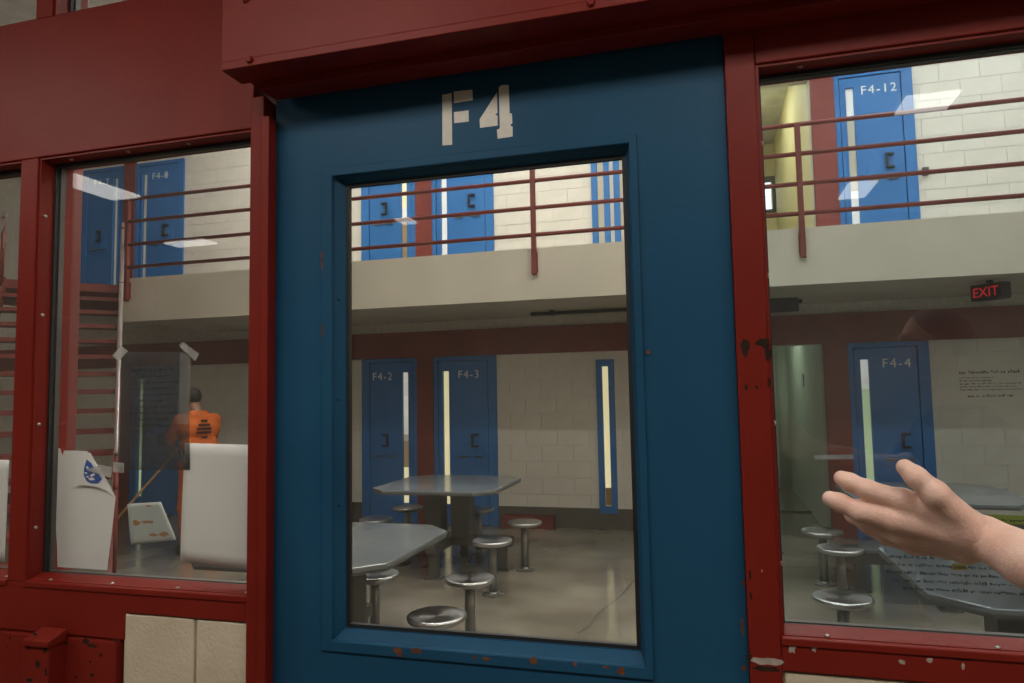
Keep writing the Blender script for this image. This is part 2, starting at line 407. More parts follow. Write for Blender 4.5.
PANES = [(0, 22, 170, 566), (53, 250, 140, 580), (353, 636, 162, 641), (764, 1024, 50, 628)]
near_blocks, far_mb = [], MB()
zi = 0; z = 0.0
while z < CEIL-.01:
    x = -11.6 + (.2 if zi % 2 else 0) - .4
    while x < 5.2:
        pcs = [(x+.002, x+.398, z+.002, z+.198)]
        for h_ in holes + [(-12, 6, 0, .245), (-12, 6, BAND[0], 2.62), (-12, 6, 2.6, UP)]: 
            pcs = rect_minus(pcs, h_)
        for (a, b_, c, d) in pcs:
            if b_-a < .03 or d-c < .03: continue
            u, v = px_of(((a+b_)/2, FY, (c+d)/2))
            vis = any(p[0]-8 < u < p[1]+8 and p[2]-6 < v < p[3]+6 for p in PANES)
            if vis: near_blocks.append((a, b_, c, d))
            else: far_mb.box(a, b_, FY-.004, FY+.004, c, d)
        x += .4
    z += .2; zi += 1
near_blocks.sort(key=lambda r: -(r[1]-r[0])*(r[3]-r[2])*(r[0]+12))
share = {}
for i, (a, b_, c, d) in enumerate(near_blocks):
    if i >= 300: far_mb.box(a, b_, FY-.004, FY+.004, c, d); continue
    key = (round(b_-a, 3), round(d-c, 3))
    if key not in share:
        me = bpy.data.meshes.new('block'); q = MB().box(0, key[0], 0, .008, 0, key[1])
        me.from_pydata(q.v, [], q.f); me.materials.append(M['cream_block']); share[key] = me
    o = bpy.data.objects.new('block', share[key]); C.objects.link(o); o.parent = wall_back
    o.location = (a, -.004+random.uniform(-.0006, .0006), c)
tag(obj('block_rest', far_mb, 'cream_block', wall_back), kind='stuff')

# dark baseboard, red lintel band, red jamb posts
segs = [(-11.6, 5.2)]
for (a, b_) in [d for d in DOORS if d[0] > -9] + [ALC]:
    segs = [q for (s0, s1) in segs for q in ([(s0, s1)] if b_ <= s0 or a >= s1 else [(s0, a), (b_, s1)])]
bb = thing('baseboard_back', (0, FY, 0), kind='structure')
for (a, b_) in segs: box('base_strip', (a, b_, FY-.012, FY+.01, 0, .245), 'baseboard_paint', bb)
tag(box('trim_1', (-11.4, 5.0, FY-.05, FY+.02, BAND[0], BAND[1]), 'red_inner'), kind='structure')
tr2 = thing('trim_2', (0, FY, 0), kind='structure')
for (a, b_, z0, z1) in [(-3.65, -3.42, 0, 2.14), (-3.65, -3.42, UP, 5.3), (-8.42, -8.22, UP, 5.3), (1.27, 1.52, 0, 2.14), (1.27, 1.52, UP, 5.4), (-8.42, -8.22, 0, 2.14)]:
    box('jamb_post', (a, b_, FY-.045, FY+.03, z0, z1), 'red_inner', tr2)
tag(box('trim_3', (-2.50, -1.85, FY-.13, FY-.012, 0.0, .15), 'red_inner'), kind='structure')

# alcoves at the gap in the far wall (lower one greenish, upper one yellow with a window at the end)
al = thing('wall_alcove', (.7, FY, 0), kind='structure')
box('side_wall', (1.27, 1.42, FY+.2, 13.0, 0, 2.6), 'alcove_wall', al)
box('side_wall', (.05, .2, FY+.2, 13.0, 0, 2.6), 'alcove_wall', al)
box('end_wall', (.05, 1.42, 12.45, 12.6, 0, 2.6), 'alcove_wall', al)
box('soffit', (.05, 1.42, FY+.2, 12.6, 2.6, 2.7), 'alcove_wall', al)
obj('light_band_column', MB().tube([(1.24, 12.36, 0), (1.24, 12.36, 2.6)], .13, 20), 'alcove_wall', al, smooth=True)  # round column added to stand for a band of light at the corner
box('threshold', (.2, 1.27, 10.1, 10.16, 0, .02), 'baseboard_paint', al)
box('ledge', (.2, .98, 12.30, 12.45, 2.02, 2.12), 'baseboard_paint', al)
box('switch_plate', (1.255, 1.27, 10.2, 10.4, 1.66, 1.84), 'paper_grey', al)
a2 = thing('wall_alcove_upper', (.7, FY, UP), kind='structure')
box('side_wall', (1.27, 1.42, FY+.2, 13.0, UP, 5.9), 'alcove_upper', a2)
box('side_wall', (.05, .2, FY+.2, 13.0, UP, 5.9), 'alcove_upper', a2)
box('end_wall', (.05, 1.42, 12.7, 12.85, UP, 5.9), 'alcove_upper', a2)
box('soffit', (.05, 1.42, FY+.2, 12.85, 5.9, 6.0), 'ceiling_paint', a2)
box('landing', (.05, 1.42, FY+.2, 12.85, UP-.1, UP), 'concrete', a2)
w9 = thing('window_9', (1.0, 12.68, 4.7), kind='structure')
obj('frame', MB().framebox((.80, 1.26, 4.68, 5.31), (.85, 1.21, 4.73, 5.21), 12.64, 12.70), 'steel_dark', w9)
for (xa, xb) in ((.85, .955), (.97, 1.075), (1.09, 1.19)):
    for (za, zb) in ((4.73, 4.96), (4.975, 5.21)): box('pane', (xa, xb, 12.67, 12.69, za, zb), 'daylight_pane', w9)

# upper floor, its fascia and soffit
fu = thing('floor_upper', (0, BY, UP), kind='structure')
box('slab', (-6.73, 5.0, BY+.03, FY, 2.60, UP), 'fascia', fu)
box('fascia', (-6.73, 5.0, BY, BY+.03, 2.585, UP+.01), 'fascia', fu)
lt = thing('stair_landing', (-8.4, 7.9, UP), 'red steel stair landing in front of the upper cell doors at the left', 'landing')
# ------------------------------------------------------------------ front wall on the corridor side
wf = thing('wall_front', (0, WY, 0), kind='structure')
XL = -2.62
def fbox(name, b, mat='red_front', bevel=.003): return box(name, b, mat, wf, bevel)
fbox('header_panel', (XL, -1.088, WY, 1.62, 2.335, 2.742))
fbox('mullion', (-1.848, -1.787, WY, 1.62, 1.168, 2.335))
fbox('mullion', (-1.812, -1.752, WY, 1.62, 2.742, 3.18))
fbox('sill_panel', (XL, -1.454, WY, 1.62, 1.040, 1.168))
fbox('sill_panel', (-1.454, -1.088, WY, 1.62, 1.108, 1.168))
fbox('lower_plate', (XL, -1.470, WY-.012, 1.60, .18, 1.037), bevel=.002)
fbox('side_panel', (XL-.6, XL, WY, 1.62, 0, 3.18))
fbox('upper_panel', (-1.30, -1.06, WY, 1.62, 2.742, 3.18))
# left post with its channel lip, right post
fbox('door_post', (-1.088, -1.048, WY-.012, 1.62, 0, 2.41))
fbox('door_channel', (-1.050, -1.027, WY-.022, 1.512, 0, 2.352), bevel=.002)
rp = fbox('door_post', (.0605, .122, WY, 1.62, 0, 2.42), bevel=.004)
fbox('door_stop', (.02, .075, 1.60, 1.622, 0, 2.42), bevel=.002)
fbox('door_stop', (-1.06, -.99, 1.60, 1.622, 0, 2.42), bevel=.002)
fbox('right_sill', (.122, 2.2, WY+.0, 1.62, 1.098, 1.160))
fbox('right_header', (.122, 2.2, WY, 1.62, 2.325, 2.46))
fbox('side_panel', (2.0, 3.2, WY+.001, 1.62, 1.16, 3.18))
box('upper_wall', (-11.6, 5.2, 1.62, 1.72, 3.18, CEIL), 'cream_wall', wf)
box('end_wall', (-11.6, XL-.6, 1.5, 1.72, 0, 3.18), 'cream_wall', wf)
box('end_wall', (2.9, 5.2, 1.521, 1.72, 0, 3.18), 'cream_wall', wf)
box('header_wall', (-1.06, 2.9, 1.56, 1.72, 2.46, 3.18), 'cream_wall', wf)
# painted blocks below the windows
def course(xs, zs, y, seed):
    r = random.Random(seed)
    for (a, b_) in xs:
        for (c, d) in zs:
            box('block', (a+.003, b_-.003, y+r.uniform(-.002, .002), y+.12, c+.003, d-.003), 'front_block', wf, bevel=.004)
course([(-1.462, -1.245), (-1.245, -1.088)], [(.905, 1.108), (.70, .905), (.5, .70), (.3, .5)], WY+.004, 1)
course([(.122, .52), (.52, .92), (.92, 1.32), (1.32, 1.72), (1.72, 2.0)], [(.895, 1.098), (.69, .895), (.49, .69)], WY+.004, 2)
box('mortar_bed', (-1.462, -1.088, WY+.012, 1.6, 0, 1.106), 'mortar', wf)
box('mortar_bed', (.122, 2.2, WY+.012, 1.6, 0, 1.096), 'mortar', wf)
# paint chips with their own shapes on posts and plates
CH = [('chip_dark', 745, 347, .010, .022), ('chip_dark', 763, 343, .016, .012), ('chip_dark', 768, 354, .007, .018), ('chip_dark', 746, 387, .004, .008), ('chip_dark', 757, 387, .003, .006), ('chip_dark', 769, 383, .004, .010),
      ('chip_pale', 766, 661, .034, .009), ('chip_dark', 766, 669, .036, .007), ('chip_dark', 749, 657, .006, .012),
      ('chip_dark', 750, 575, .003, .014), ('chip_dark', 751, 596, .003, .010), ('chip_pale', 762, 571, .002, .003)]
for i, (mt, px, py, rx, rz) in enumerate(CH):
    p = at(px, py, WY); obj('paint_chip', chip_mb(p.x, p.z, rx, rz, WY+.0002, i), mt, wf)
for i, (mt, px, py, rx, rz) in enumerate([('chip_pale', 792, 648, .008, .012), ('chip_dark', 795, 641, .018, .004), ('chip_pale', 814, 648, .006, .011), ('chip_pale', 902, 662, .007, .005), ('chip_pale', 929, 660, .008, .005), ('chip_pale', 963, 666, .004, .009), ('chip_dark', 955, 658, .03, .004), ('chip_pale', 880, 648, .006, .003)]):
    p = at(px, py, WY); obj('paint_chip', chip_mb(p.x, p.z, rx, rz, WY+.0002, 40+i), mt, wf)
for i, (px, py, rx, rz) in enumerate([(86, 641, .012, .010), (92, 646, .022, .005), (101, 655, .006, .005), (74, 646, .004, .003), (90, 662, .004, .004), (66, 643, .010, .004), (10, 638, .004, .005), (116, 640, .006, .008), (92, 675, .008, .005), (76, 677, .006, .004), (7, 646, .003, .003)]):
    p = at(px, py, WY-.012); obj('paint_chip', chip_mb(p.x, p.z, rx, rz, WY-.0118, 70+i), 'chip_dark', wf)

def front_window(name, o, mat, wy=WY, gy=GY, screws=True, ledge=True, gk=(.006, .0, .008, .008)):
    """o = opening in the wall face (x0,x1,z0,z1)"""
    t = thing(name, (o[0], wy, o[2]), kind='structure')
    x0, x1, z0, z1 = o
    obj('jamb_frame', MB().framebox((x0-.001, x1+.001, z0-.001, z1+.001), (x0+.006, x1-.006, z0+.006, z1-.006), wy+.006, gy-.012), 'red_front', t)
    l, r, b_, tp = gk
    obj('gasket', MB().framebox((x0+.001, x1-.001, z0+.001, z1-.001), (x0+.006+l, x1-.006-r, z0+.006+b_, z1-.006-tp), gy-.012, gy-.003), 'gasket', t)
    box('pane', (x0+.002, x1-.002, gy-.003, gy+.003, z0+.002, z1-.002), mat, t)
    obj('inner_stop', MB().framebox((x0-.001, x1+.001, z0-.001, z1+.001), (x0+.010, x1-.010, z0+.014, z1-.012), gy+.006, gy+.022), 'steel_dark', t)
    if ledge:
        obj('ledge', MB().prism([(x0, wy-.004, z0-.012), (x0, wy-.004, z0+.002), (x0, wy+.05, z0+.016), (x0, wy+.05, z0-.012)], (x1-x0, 0, 0)), 'red_front', t, bevel=.002)
        n = 4
        for k in range(n):
            sx = x0+.075+(x1-x0-.09)*k/(n-1) if x1-x0 < 1 else x0+.085+.29*k
            obj('screw', MB().lathe([(.0055, 0), (.005, .0025), (.002, .004)], (sx, wy+.012, z0+.0065), 10), 'screw_metal', t, smooth=True)
    if screws:
        for k in range(4):
            sx = x0+.09+(x1-x0-.11)*k/3
            sb = obj('screw', MB().lathe([(.0055, 0), (.005, .0025), (.002, .004)], (0, 0, 0), 10), 'screw_metal', t, smooth=True, world=False)
            sb.location = Vector((sx, wy+.025, z1-.0065))-t.location; sb.rotation_euler = (math.pi, 0, 0)
        for zz in (.12, .36, .62, .86):
            sb = obj('screw', MB().lathe([(.0055, 0), (.005, .0025), (.002, .004)], (0, 0, 0), 10), 'screw_metal', t, smooth=True, world=False)
            sb.location = Vector((x0+.0065, wy+.022, z0+zz*(z1-z0)))-t.location; sb.rotation_euler = (0, math.pi/2, 0)
    return t
front_window('window_1', (-2.56, -1.848, 1.168, 2.335), 'glass_left')
front_window('window_2', (-1.787, -1.088, 1.168, 2.335), 'glass_left')
front_window('window_3', (.122, 2.0, 1.160, 2.325), 'glass_right')
front_window('window_4', (-2.56, -1.812, 2.742, 3.16), 'glass_left', screws=False, ledge=False)
front_window('window_5', (-1.752, -1.30, 2.742, 3.16), 'glass_left', screws=False, ledge=False)

# door track housing above the door
hb = thing('trim_4', (-1.07, 1.35, 2.42), kind='structure')
box('housing', (-1.070, 2.9, 1.352, WY+.06, 2.433, 3.18), 'red_front', hb, bevel=.003)
box('bottom_lip', (-1.070, 2.9, 1.352, 1.43, 2.416, 2.436), 'red_front', hb, bevel=.002)
box('inner_lip', (-1.018, 2.9, 1.43, 1.497, 2.396, 2.436), 'red_front', hb, bevel=.002)
for (px, py) in ((250, 60), (591, 3), (246, 0)):
    p = at(px, py, 1.352)
    s_ = obj('bolt', MB().lathe([(.009, 0), (.009, .004), (.006, .007)], (0, 0, 0), 6), 'red_front', hb, world=False)
    s_.location = Vector((p.x, 1.352, p.z))-hb.location; s_.rotation_euler = (math.pi/2, 0, 0)

# sliding door F4
DY = 1.52
dr = thing('door_1', (-.49, DY, 0), kind='structure')
DX0, DX1 = -1.036, .060
gi = (-.842, -.166, 1.110, 2.168)                 # visible glass
so = (-.872, -.146, 1.078, 2.192)                 # inside of the moulding
mo = (-.902, -.128, 1.052, 2.214)                 # outside of the moulding
obj('slab', MB().framebox((DX0, DX1, .02, 2.44), (so[0], so[1], so[2], so[3]), DY, DY+.075), 'blue_front', dr, bevel=.0025)
obj('window_moulding', MB().framebox(mo, so, DY-.006, DY+.004), 'blue_front', dr, bevel=.003)
mb = MB().framebox((so[0]-.001, so[1]+.001, so[2]-.001, so[3]+.001), (gi[0]-.010, gi[1]+.010, gi[2]-.010, gi[3]+.010), DY+.026, DY+.05)
mb.ring((so[0], so[1], so[2], so[3]), (gi[0]-.010, gi[1]+.010, gi[2]-.010, gi[3]+.010), DY+.006, DY+.028)
obj('window_stop', mb, 'blue_front', dr)
obj('gasket', MB().framebox((gi[0]-.012, gi[1]+.012, gi[2]-.012, gi[3]+.012), (gi[0]-.001, gi[1]+.001, gi[2]-.002, gi[3]+.002), DY+.028, DY+.04), 'gasket', dr)
box('pane', (gi[0]-.008, gi[1]+.008, DY+.040, DY+.046, gi[2]-.008, gi[3]+.008), 'glass_door', dr)
for (px, py) in ((338, 299), (338, 399), (338, 505), (337, 610), (639, 280), (640, 400), (641, 520)):
    p = at(px, py, DY+.012)
    s_ = obj('screw', MB().lathe([(.006, 0), (.0055, .003), (.002, .005)], (0, 0, 0), 10), 'blue_front', dr, smooth=True, world=False)
    s_.location = Vector((p.x, DY+.016, p.z))-dr.location; s_.rotation_euler = (math.pi/2, 0, math.radians(35 if px < 500 else -35))
for i, (px, py, rx, rz) in enumerate([(398, 651, .014, .008), (416, 651, .018, .007), (400, 655, .008, .006), (474, 657, .006, .005), (486, 659, .010, .005), (533, 661, .011, .009), (575, 664, .004, .007), (621, 671, .009, .010), (606, 667, .010, .003), (322, 260, .003, .03), (322, 330, .003, .024), (648, 352, .006, .006), (743, 583, .005, .006), (744, 668, .005, .007), (742, 626, .003, .022), (331, 465, .002, .03)]):
    yy = DY-.0058 if py > 640 and px < 700 or px in (322, 648) else DY+.0002
    p = at(px, py, yy); obj('rust_patch', chip_mb(p.x, p.z, rx, rz, yy, 100+i), 'rust', dr)
# stencilled F4
def zpt(u, v):           # pixel of the 811x683 enlargement of the lettering -> door face
    p = at(430+u*95/811, 75+v*80/683, DY); return (p.x, DY-.0004, p.z)
for poly in ([(105, 172), (186, 155), (190, 597), (107, 602)], [(205, 142), (362, 126), (366, 216), (205, 241)], [(205, 318), (330, 303), (332, 398), (207, 412)]):
    obj('letter_f', MB().prism([zpt(*q) for q in poly], (0, -.0005, 0)), 'stencil', dr)
for poly in ([(572, 150), (576, 325), (556, 338), (577, 348), (578, 432), (428, 452), (424, 380)],
             [(588, 108), (612, 88), (672, 85), (680, 328), (700, 330), (704, 412), (684, 428), (706, 444), (706, 526), (578, 545), (572, 470), (597, 456)]):
    obj('numeral_four', MB().prism([zpt(*q) for q in poly], (0, -.0005, 0)), 'stencil', dr)

# latch bracket on the lower plate
lb = thing('door_latch', (-1.70, WY-.014, .9), 'rusty red steel latch bracket on the plate under the left window', 'latch')
p0, p1 = at(23, 640, 1.44), at(49, 640, 1.44)
obj('body', MB().box(p0.x, p1.x, 1.440, WY-.012, .80, 1.032), 'red_front', lb, bevel=.003)
obj('cap', MB().prism([(p0.x+.008, 1.432, 1.030), (p0.x+.008, 1.432, 1.046), (p0.x+.008, WY-.012, 1.062), (p0.x+.008, WY-.012, 1.030)], (p1.x-p0.x-.002, 0, 0)), 'red_front', lb, bevel=.003)
for i, (px, py, rx, rz) in enumerate([(28, 648, .006, .008), (38, 664, .010, .012), (45, 650, .006, .011), (30, 680, .012, .005), (46, 672, .005, .014), (35, 634, .008, .004)]):
    p = at(px, py, 1.44); obj('rust_patch', chip_mb(p.x, p.z, rx, rz, 1.4402, 200+i), 'chip_dark', lb)

# ------------------------------------------------------------------ corridor behind the camera
tag(box('floor_corridor', (-6.5, 3.4, -4.2, 1.62, -.1, 0), 'corridor_floor'), kind='structure')
tag(box('ceiling_corridor', (-6.5, 3.4, -4.2, 1.62, 3.25, 3.35), 'ceiling_paint'), kind='structure')
wr = thing('wall_rear', (0, -4.0, 0), kind='structure')
mb = MB()
for r in range(16):
    for k in range(25):
        x = -6.4+k*.4-(.2 if r % 2 else 0); mb.box(x+.005, x+.395, -4.0, -3.985, r*.2+.005, r*.2+.195)
tag(obj('block_course', mb, 'corridor_wall', wr), kind='stuff')
box('backing', (-6.5, 3.4, -4.2, -3.995, 0, 3.25), 'mortar', wr)
tag(box('wall_corridor_left', (-6.6, -6.5, -4.2, 1.5, 0, 3.25), 'corridor_wall'), kind='structure')
tag(box('wall_corridor_right', (3.4, 3.5, -4.2, 1.5, 0, 3.25), 'corridor_wall'), kind='structure')
FIX = [(1.22, -1.10, .26, .24, 'small one right of the door', 'lamp_corridor'), (1.20, -2.85, .20, .46, 'narrow one right of the door, by the rear wall', 'lamp_corridor'), (-4.24, -.86, .26, .64, 'at the left end, standing out from the wall', 'lamp_corridor'),
       (-4.90, -2.66, .46, .20, 'at the left end, by the rear wall', 'lamp_corridor'), (-2.53, -2.55, .13, .20, 'smallest one, by the rear wall', 'lamp_corridor'),
       (-3.3, -.14, 1.2, .60, 'added unseen long one farthest left beside the front wall', 'lamp_added_front'), (-1.4, -.14, 1.2, .60, 'added unseen long one beside the front wall, left of the door', 'lamp_added_front'), (.4, -.14, 1.2, .60, 'added unseen long one beside the front wall, above the door', 'lamp_added_front'), (2.2, -.14, 1.2, .60, 'added unseen long one farthest right beside the front wall', 'lamp_added_front')]  # long row is added out of view to brighten the front wall
for (x, y, sx, sy, wh, lm) in FIX:
    t = thing('ceiling_light', (x, y, 3.19), 'white corridor ceiling light, '+wh, 'light', 'corridor ceiling lights')
    box('housing', (x-sx/2-.02, x+sx/2+.02, y-sy/2-.02, y+sy/2+.02, 3.205, 3.25), 'fixture_white', t, bevel=.004)
    box('diffuser', (x-sx/2, x+sx/2, y-sy/2, y+sy/2, 3.19, 3.205), lm, t)

# ================================================================== CELL DOORS
def cell_door(n, x0, x1, z0, side, num, slot, label, tx):
    t = thing('door_%d' % n, ((x0+x1)/2, FY, z0), label, kind='structure')
    H = 2.12 if z0 > 1 else 2.135; y = FY-.03; wd = x1-x0
    lw, rw = (.055, .11) if side == 'L' else (.11, .055)
    obj('frame', MB().framebox((x0, x1, z0, z0+H), (x0+lw, x1-rw, z0+.002, z0+H-.05), y, FY+.15), 'blue_inner', t, bevel=.004)
    sx0 = x0+.125 if side == 'L' else x1-.215; sx1 = sx0+.085; sz0, sz1 = z0+.25, z0+1.95
    a, b_, c, d = x0+lw+.008, x1-rw-.008, z0+.012, z0+H-.06
    leaf = obj('leaf', MB().framebox((a, b_, c, d), (sx0, sx1, sz0, sz1), y+.012, FY+.06), 'blue_inner', t, bevel=.003)
    obj('slot_bead', MB().framebox((sx0-.022, sx1+.022, sz0-.022, sz1+.022), (sx0, sx1, sz0, sz1), y+.004, y+.014), 'blue_inner', t, bevel=.002)
    segs_ = [(1.0, slot)] if isinstance(slot, str) else slot
    zt = sz1
    for (fr_, mt_) in segs_:
        zb = zt-fr_*(sz1-sz0); box('slot_pane', (sx0, sx1, FY+.02, FY+.03, zb, zt), mt_, t); zt = zb
    hx = (x0+x1)/2+(.10 if side == 'L' else -.02); hz = z0+1.06; sg = 1 if side == 'L' else -1
    mb = MB().box(hx-.014, hx+.014, y-.03, y-.012, hz-.085, hz+.085)
    for zz in (hz-.085, hz+.06):
        mb.box(min(hx, hx+sg*.075), max(hx, hx+sg*.075), y-.03, y+.012, zz, zz+.026)
    obj('pull_handle', mb, 'black_metal', t, bevel=.003)
    hx0, hx1 = (sx1+.10, b_-.06) if side == 'L' else (a+.06, sx0-.10)
    hatch = obj('food_hatch', MB().box(hx0, hx1, y+.004, y+.014, z0+.86, z0+1.02), 'blue_inner', t, bevel=.003)
    for xx in (hx0+.02, hx1-.12):
        obj('hinge', MB().tube([(xx, y+.002, z0+.855), (xx+.10, y+.002, z0+.855)], .011, 8), 'steel_dark', hatch)
    if num: wall_text('number', num, .142, tx, y+.0115, z0+1.855, 'white_print', t, spacing=1.18)
    return t
cell_door(2, -4.45, -3.65, 0, 'R', 'F4-2', [(.08, 'lit_white'), (.10, 'lit_grey'), (.30, 'lit_white'), (.05, 'lit_dim'), (.20, 'lit_brown'), (.27, 'lit_warm')], 'dark blue steel cell door marked F4-2 on the lower level', -4.30)
cell_door(3, -3.42, -2.57, 0, 'L', 'F4-3', 'lit_warm', 'dark blue steel cell door marked F4-3 on the lower level', -3.09)
cell_door(4, 1.52, 2.33, 0, 'L', 'F4-4', [(.10, 'lit_white'), (.09, 'lit_white'), (.81, 'lit_green')], 'dark blue steel cell door marked F4-4 beside the lower alcove', 1.86)
cell_door(5, 1.52, 2.33, UP, 'L', 'F4-12', [(.2, 'lit_grey'), (.5, 'lit_dim'), (.3, 'lit_grey')], 'bright blue upper cell door marked F4-12', 1.80)
cell_door(6, -4.45, -3.65, UP, 'R', None, [(.52, 'lit_warm'), (.1, 'lit_white'), (.38, 'lit_brown')], 'bright blue upper cell door above door F4-2', -4.30)
cell_door(7, -3.42, -2.57, UP, 'L', None, [(.6, 'lit_grey'), (.4, 'lit_grey')], 'bright blue upper cell door above door F4-3', -3.09)
cell_door(8, -8.22, -7.35, UP, 'L', 'F4-8', 'lit_dim', 'bright blue upper cell door marked F4-8', -7.93)
cell_door(9, -9.24, -8.42, UP, 'R', 'F4-7', 'lit_dim', 'blue upper cell door marked F4-7 at the stair landing', -9.02)
cell_door(10, -8.22, -7.35, 0, 'L', None, 'lit_green', 'dark blue lower cell door behind the taped film', -7.93)

# narrow slot windows in the far wall
for n, (x0, x1, z0, z1), mt in ((6, SLOTS[0], 'lit_warm'), (7, SLOTS[1], 'lit_dim'), (8, SLOTS[2], 'lit_dim')):
    t = thing('window_%d' % n, ((x0+x1)/2, FY, z0), kind='structure')
    obj('frame', MB().framebox((x0, x1, z0, z1), (x0+.072, x1-.072, z0+.085, z1-.085), FY-.03, FY+.1), 'blue_inner', t, bevel=.003)
    box('pane', (x0+.07, x1-.07, FY+.02, FY+.03, z0+.08, z1-.08), mt, t)
    if n == 6: box('shelf_inside', (x0+.075, x1-.075, FY+.005, FY+.018, z0+.09, z0+.30), 'wood', t)

# ================================================================== DAYROOM CEILING LIGHTS
k = 0
for y, row, hw in ((2.4, 'nearest', .10), (4.6, 'middle', .10), (7.0, 'far', .16)):
    for x, wh in ((-5.2, 'leftmost'), (-2.4, 'second from the left'), (.4, 'third from the left'), (3.2, 'rightmost')):
        if x < -5 and row != 'far': continue
        t = thing('dayroom_light', (x, y, CEIL-.09), 'long white dayroom ceiling light, %s of the %s row' % (wh, row), 'light', 'dayroom ceiling lights')
        box('housing', (x-.63, x+.63, y-hw-.03, y+hw+.03, CEIL-.06, CEIL), 'fixture_white', t, bevel=.006)
        box('diffuser', (x-.60, x+.60, y-hw, y+hw, CEIL-.09, CEIL-.06), 'lamp_day', t)
t = thing('alcove_light', (.75, 10.4, 2.55), 'greenish strip light on the ceiling of the lower alcove', 'light')
box('housing', (.45, 1.05, 10.4, 11.2, 2.57, 2.598), 'fixture_white', t)
box('diffuser', (.5, 1.0, 10.45, 11.15, 2.55, 2.57), 'lamp_green', t)
t = thing('alcove_light', (.42, 10.4, 5.85), 'warm strip light on the ceiling of the upper alcove', 'light')
box('housing', (.22, .62, 10.0, 10.8, 5.87, 5.898), 'fixture_white', t)
box('diffuser', (.25, .59, 10.05, 10.75, 5.85, 5.87), 'lamp_warm', t)

# ================================================================== BALCONY RAILING
t = thing('balcony_railing', (-1.0, 6.76, 2.83), 'red tubular railing along the balcony front in front of the upper cells', 'railing')
for z in (4.065, 3.79, 3.51, 3.235):
    obj('rail', MB().tube([(-6.64, 6.76, z), (4.9, 6.76, z)], .021, 10), 'red_inner', t, smooth=True)
for x in (-6.64, -4.13, -1.625, .885, 3.39):
    p = obj('post', MB().box(x-.024, x+.024, 6.735, 6.785, 2.83, 4.065), 'red_inner', t, bevel=.004)
    obj('anchor_plate', MB().box(x-.03, x+.03, 6.78, BY+.002, 2.86, 3.06), 'red_inner', p)

# ================================================================== STAIR
SR0 = Vector((-7.086, 7.10, 3.095)); ST = Vector((.1835, -.186, -.190))     # top right nosing, step to the next tread
UD = Vector((.7023, -.7119, 0)); WD = Vector((-.7119, -.7023, 0)); SW = 1.16
st = thing('staircase', (-6.2, 5.2, 0), 'red steel open-riser staircase rising to the upper cells at the left', 'staircase')
NT = 15
for k in range(1, NT+1):
    a = SR0+ST*k
    P = [a, a+WD*SW, a+WD*SW-UD*.27, a-UD*.27]
    obj('tread', MB().prism(P, (0, 0, -.045)), 'red_inner', st)
def stringer(off):
    a = SR0+WD*off; b_ = SR0+ST*(NT+.7)+WD*off
    P = [a+Vector((0, 0, .03)), b_+Vector((0, 0, .12)), Vector((b_.x, b_.y, 0)), a+ST*NT*.97+Vector((0, 0, -.16)), a+Vector((0, 0, -.22))]
    return MB().prism(P, WD*.02)
obj('stringer', stringer(-.02), 'red_inner', st); obj('stringer', stringer(SW), 'red_inner', st)
for off, nm in ((-.03, 0), (SW+.03, 1)):
    a = SR0+WD*off; e = a+ST*13.5
    obj('handrail', MB().tube([a+Vector((0, 0, .80))-UD*.05, e+Vector((0, 0, .80)), e+Vector((0, 0, .70))+UD*.12], .022, 10), 'steel_rail', st, smooth=True)
    obj('mid_rail', MB().tube([a+Vector((0, 0, .42)), e+Vector((0, 0, .42))], .018, 10), 'red_inner', st, smooth=True)
    for k in (.4, 5, 9.5, 13.4):
        q = a+ST*k; obj('newel', MB().tube([q+Vector((0, 0, -.02 if k < 13 else -q.z)), q+Vector((0, 0, .80))], .02, 10), 'red_inner', st, smooth=True)
obj('platform', MB().prism([(-6.74, 8.49, UP), (-6.74, 7.40, UP), (SR0.x, SR0.y, UP), tuple((SR0+WD*SW)[:2])+(UP,), (-9.3, 7.3, UP), (-9.6, 8.49, UP)], (0, 0, -.10)), 'red_inner', lt)
obj('support_post', MB().tube([(-9.1, 7.5, 0), (-9.1, 7.5, UP-.1)], .05, 12), 'red_inner', lt, smooth=True)

# red column standing just inside the left window
a, b_ = at(44, 300, 2.60), at(80, 300, 2.70)
col = thing('trim_5', ((a.x+b_.x)/2, 2.65, 0), kind='structure')
box('column', (a.x, b_.x, 2.60, 2.70, 0, CEIL), 'red_inner', col, bevel=.004)
for z in (.4, 2.9): box('collar', (a.x-.006, b_.x+.006, 2.594, 2.706, z, z+.02), 'red_inner', col)

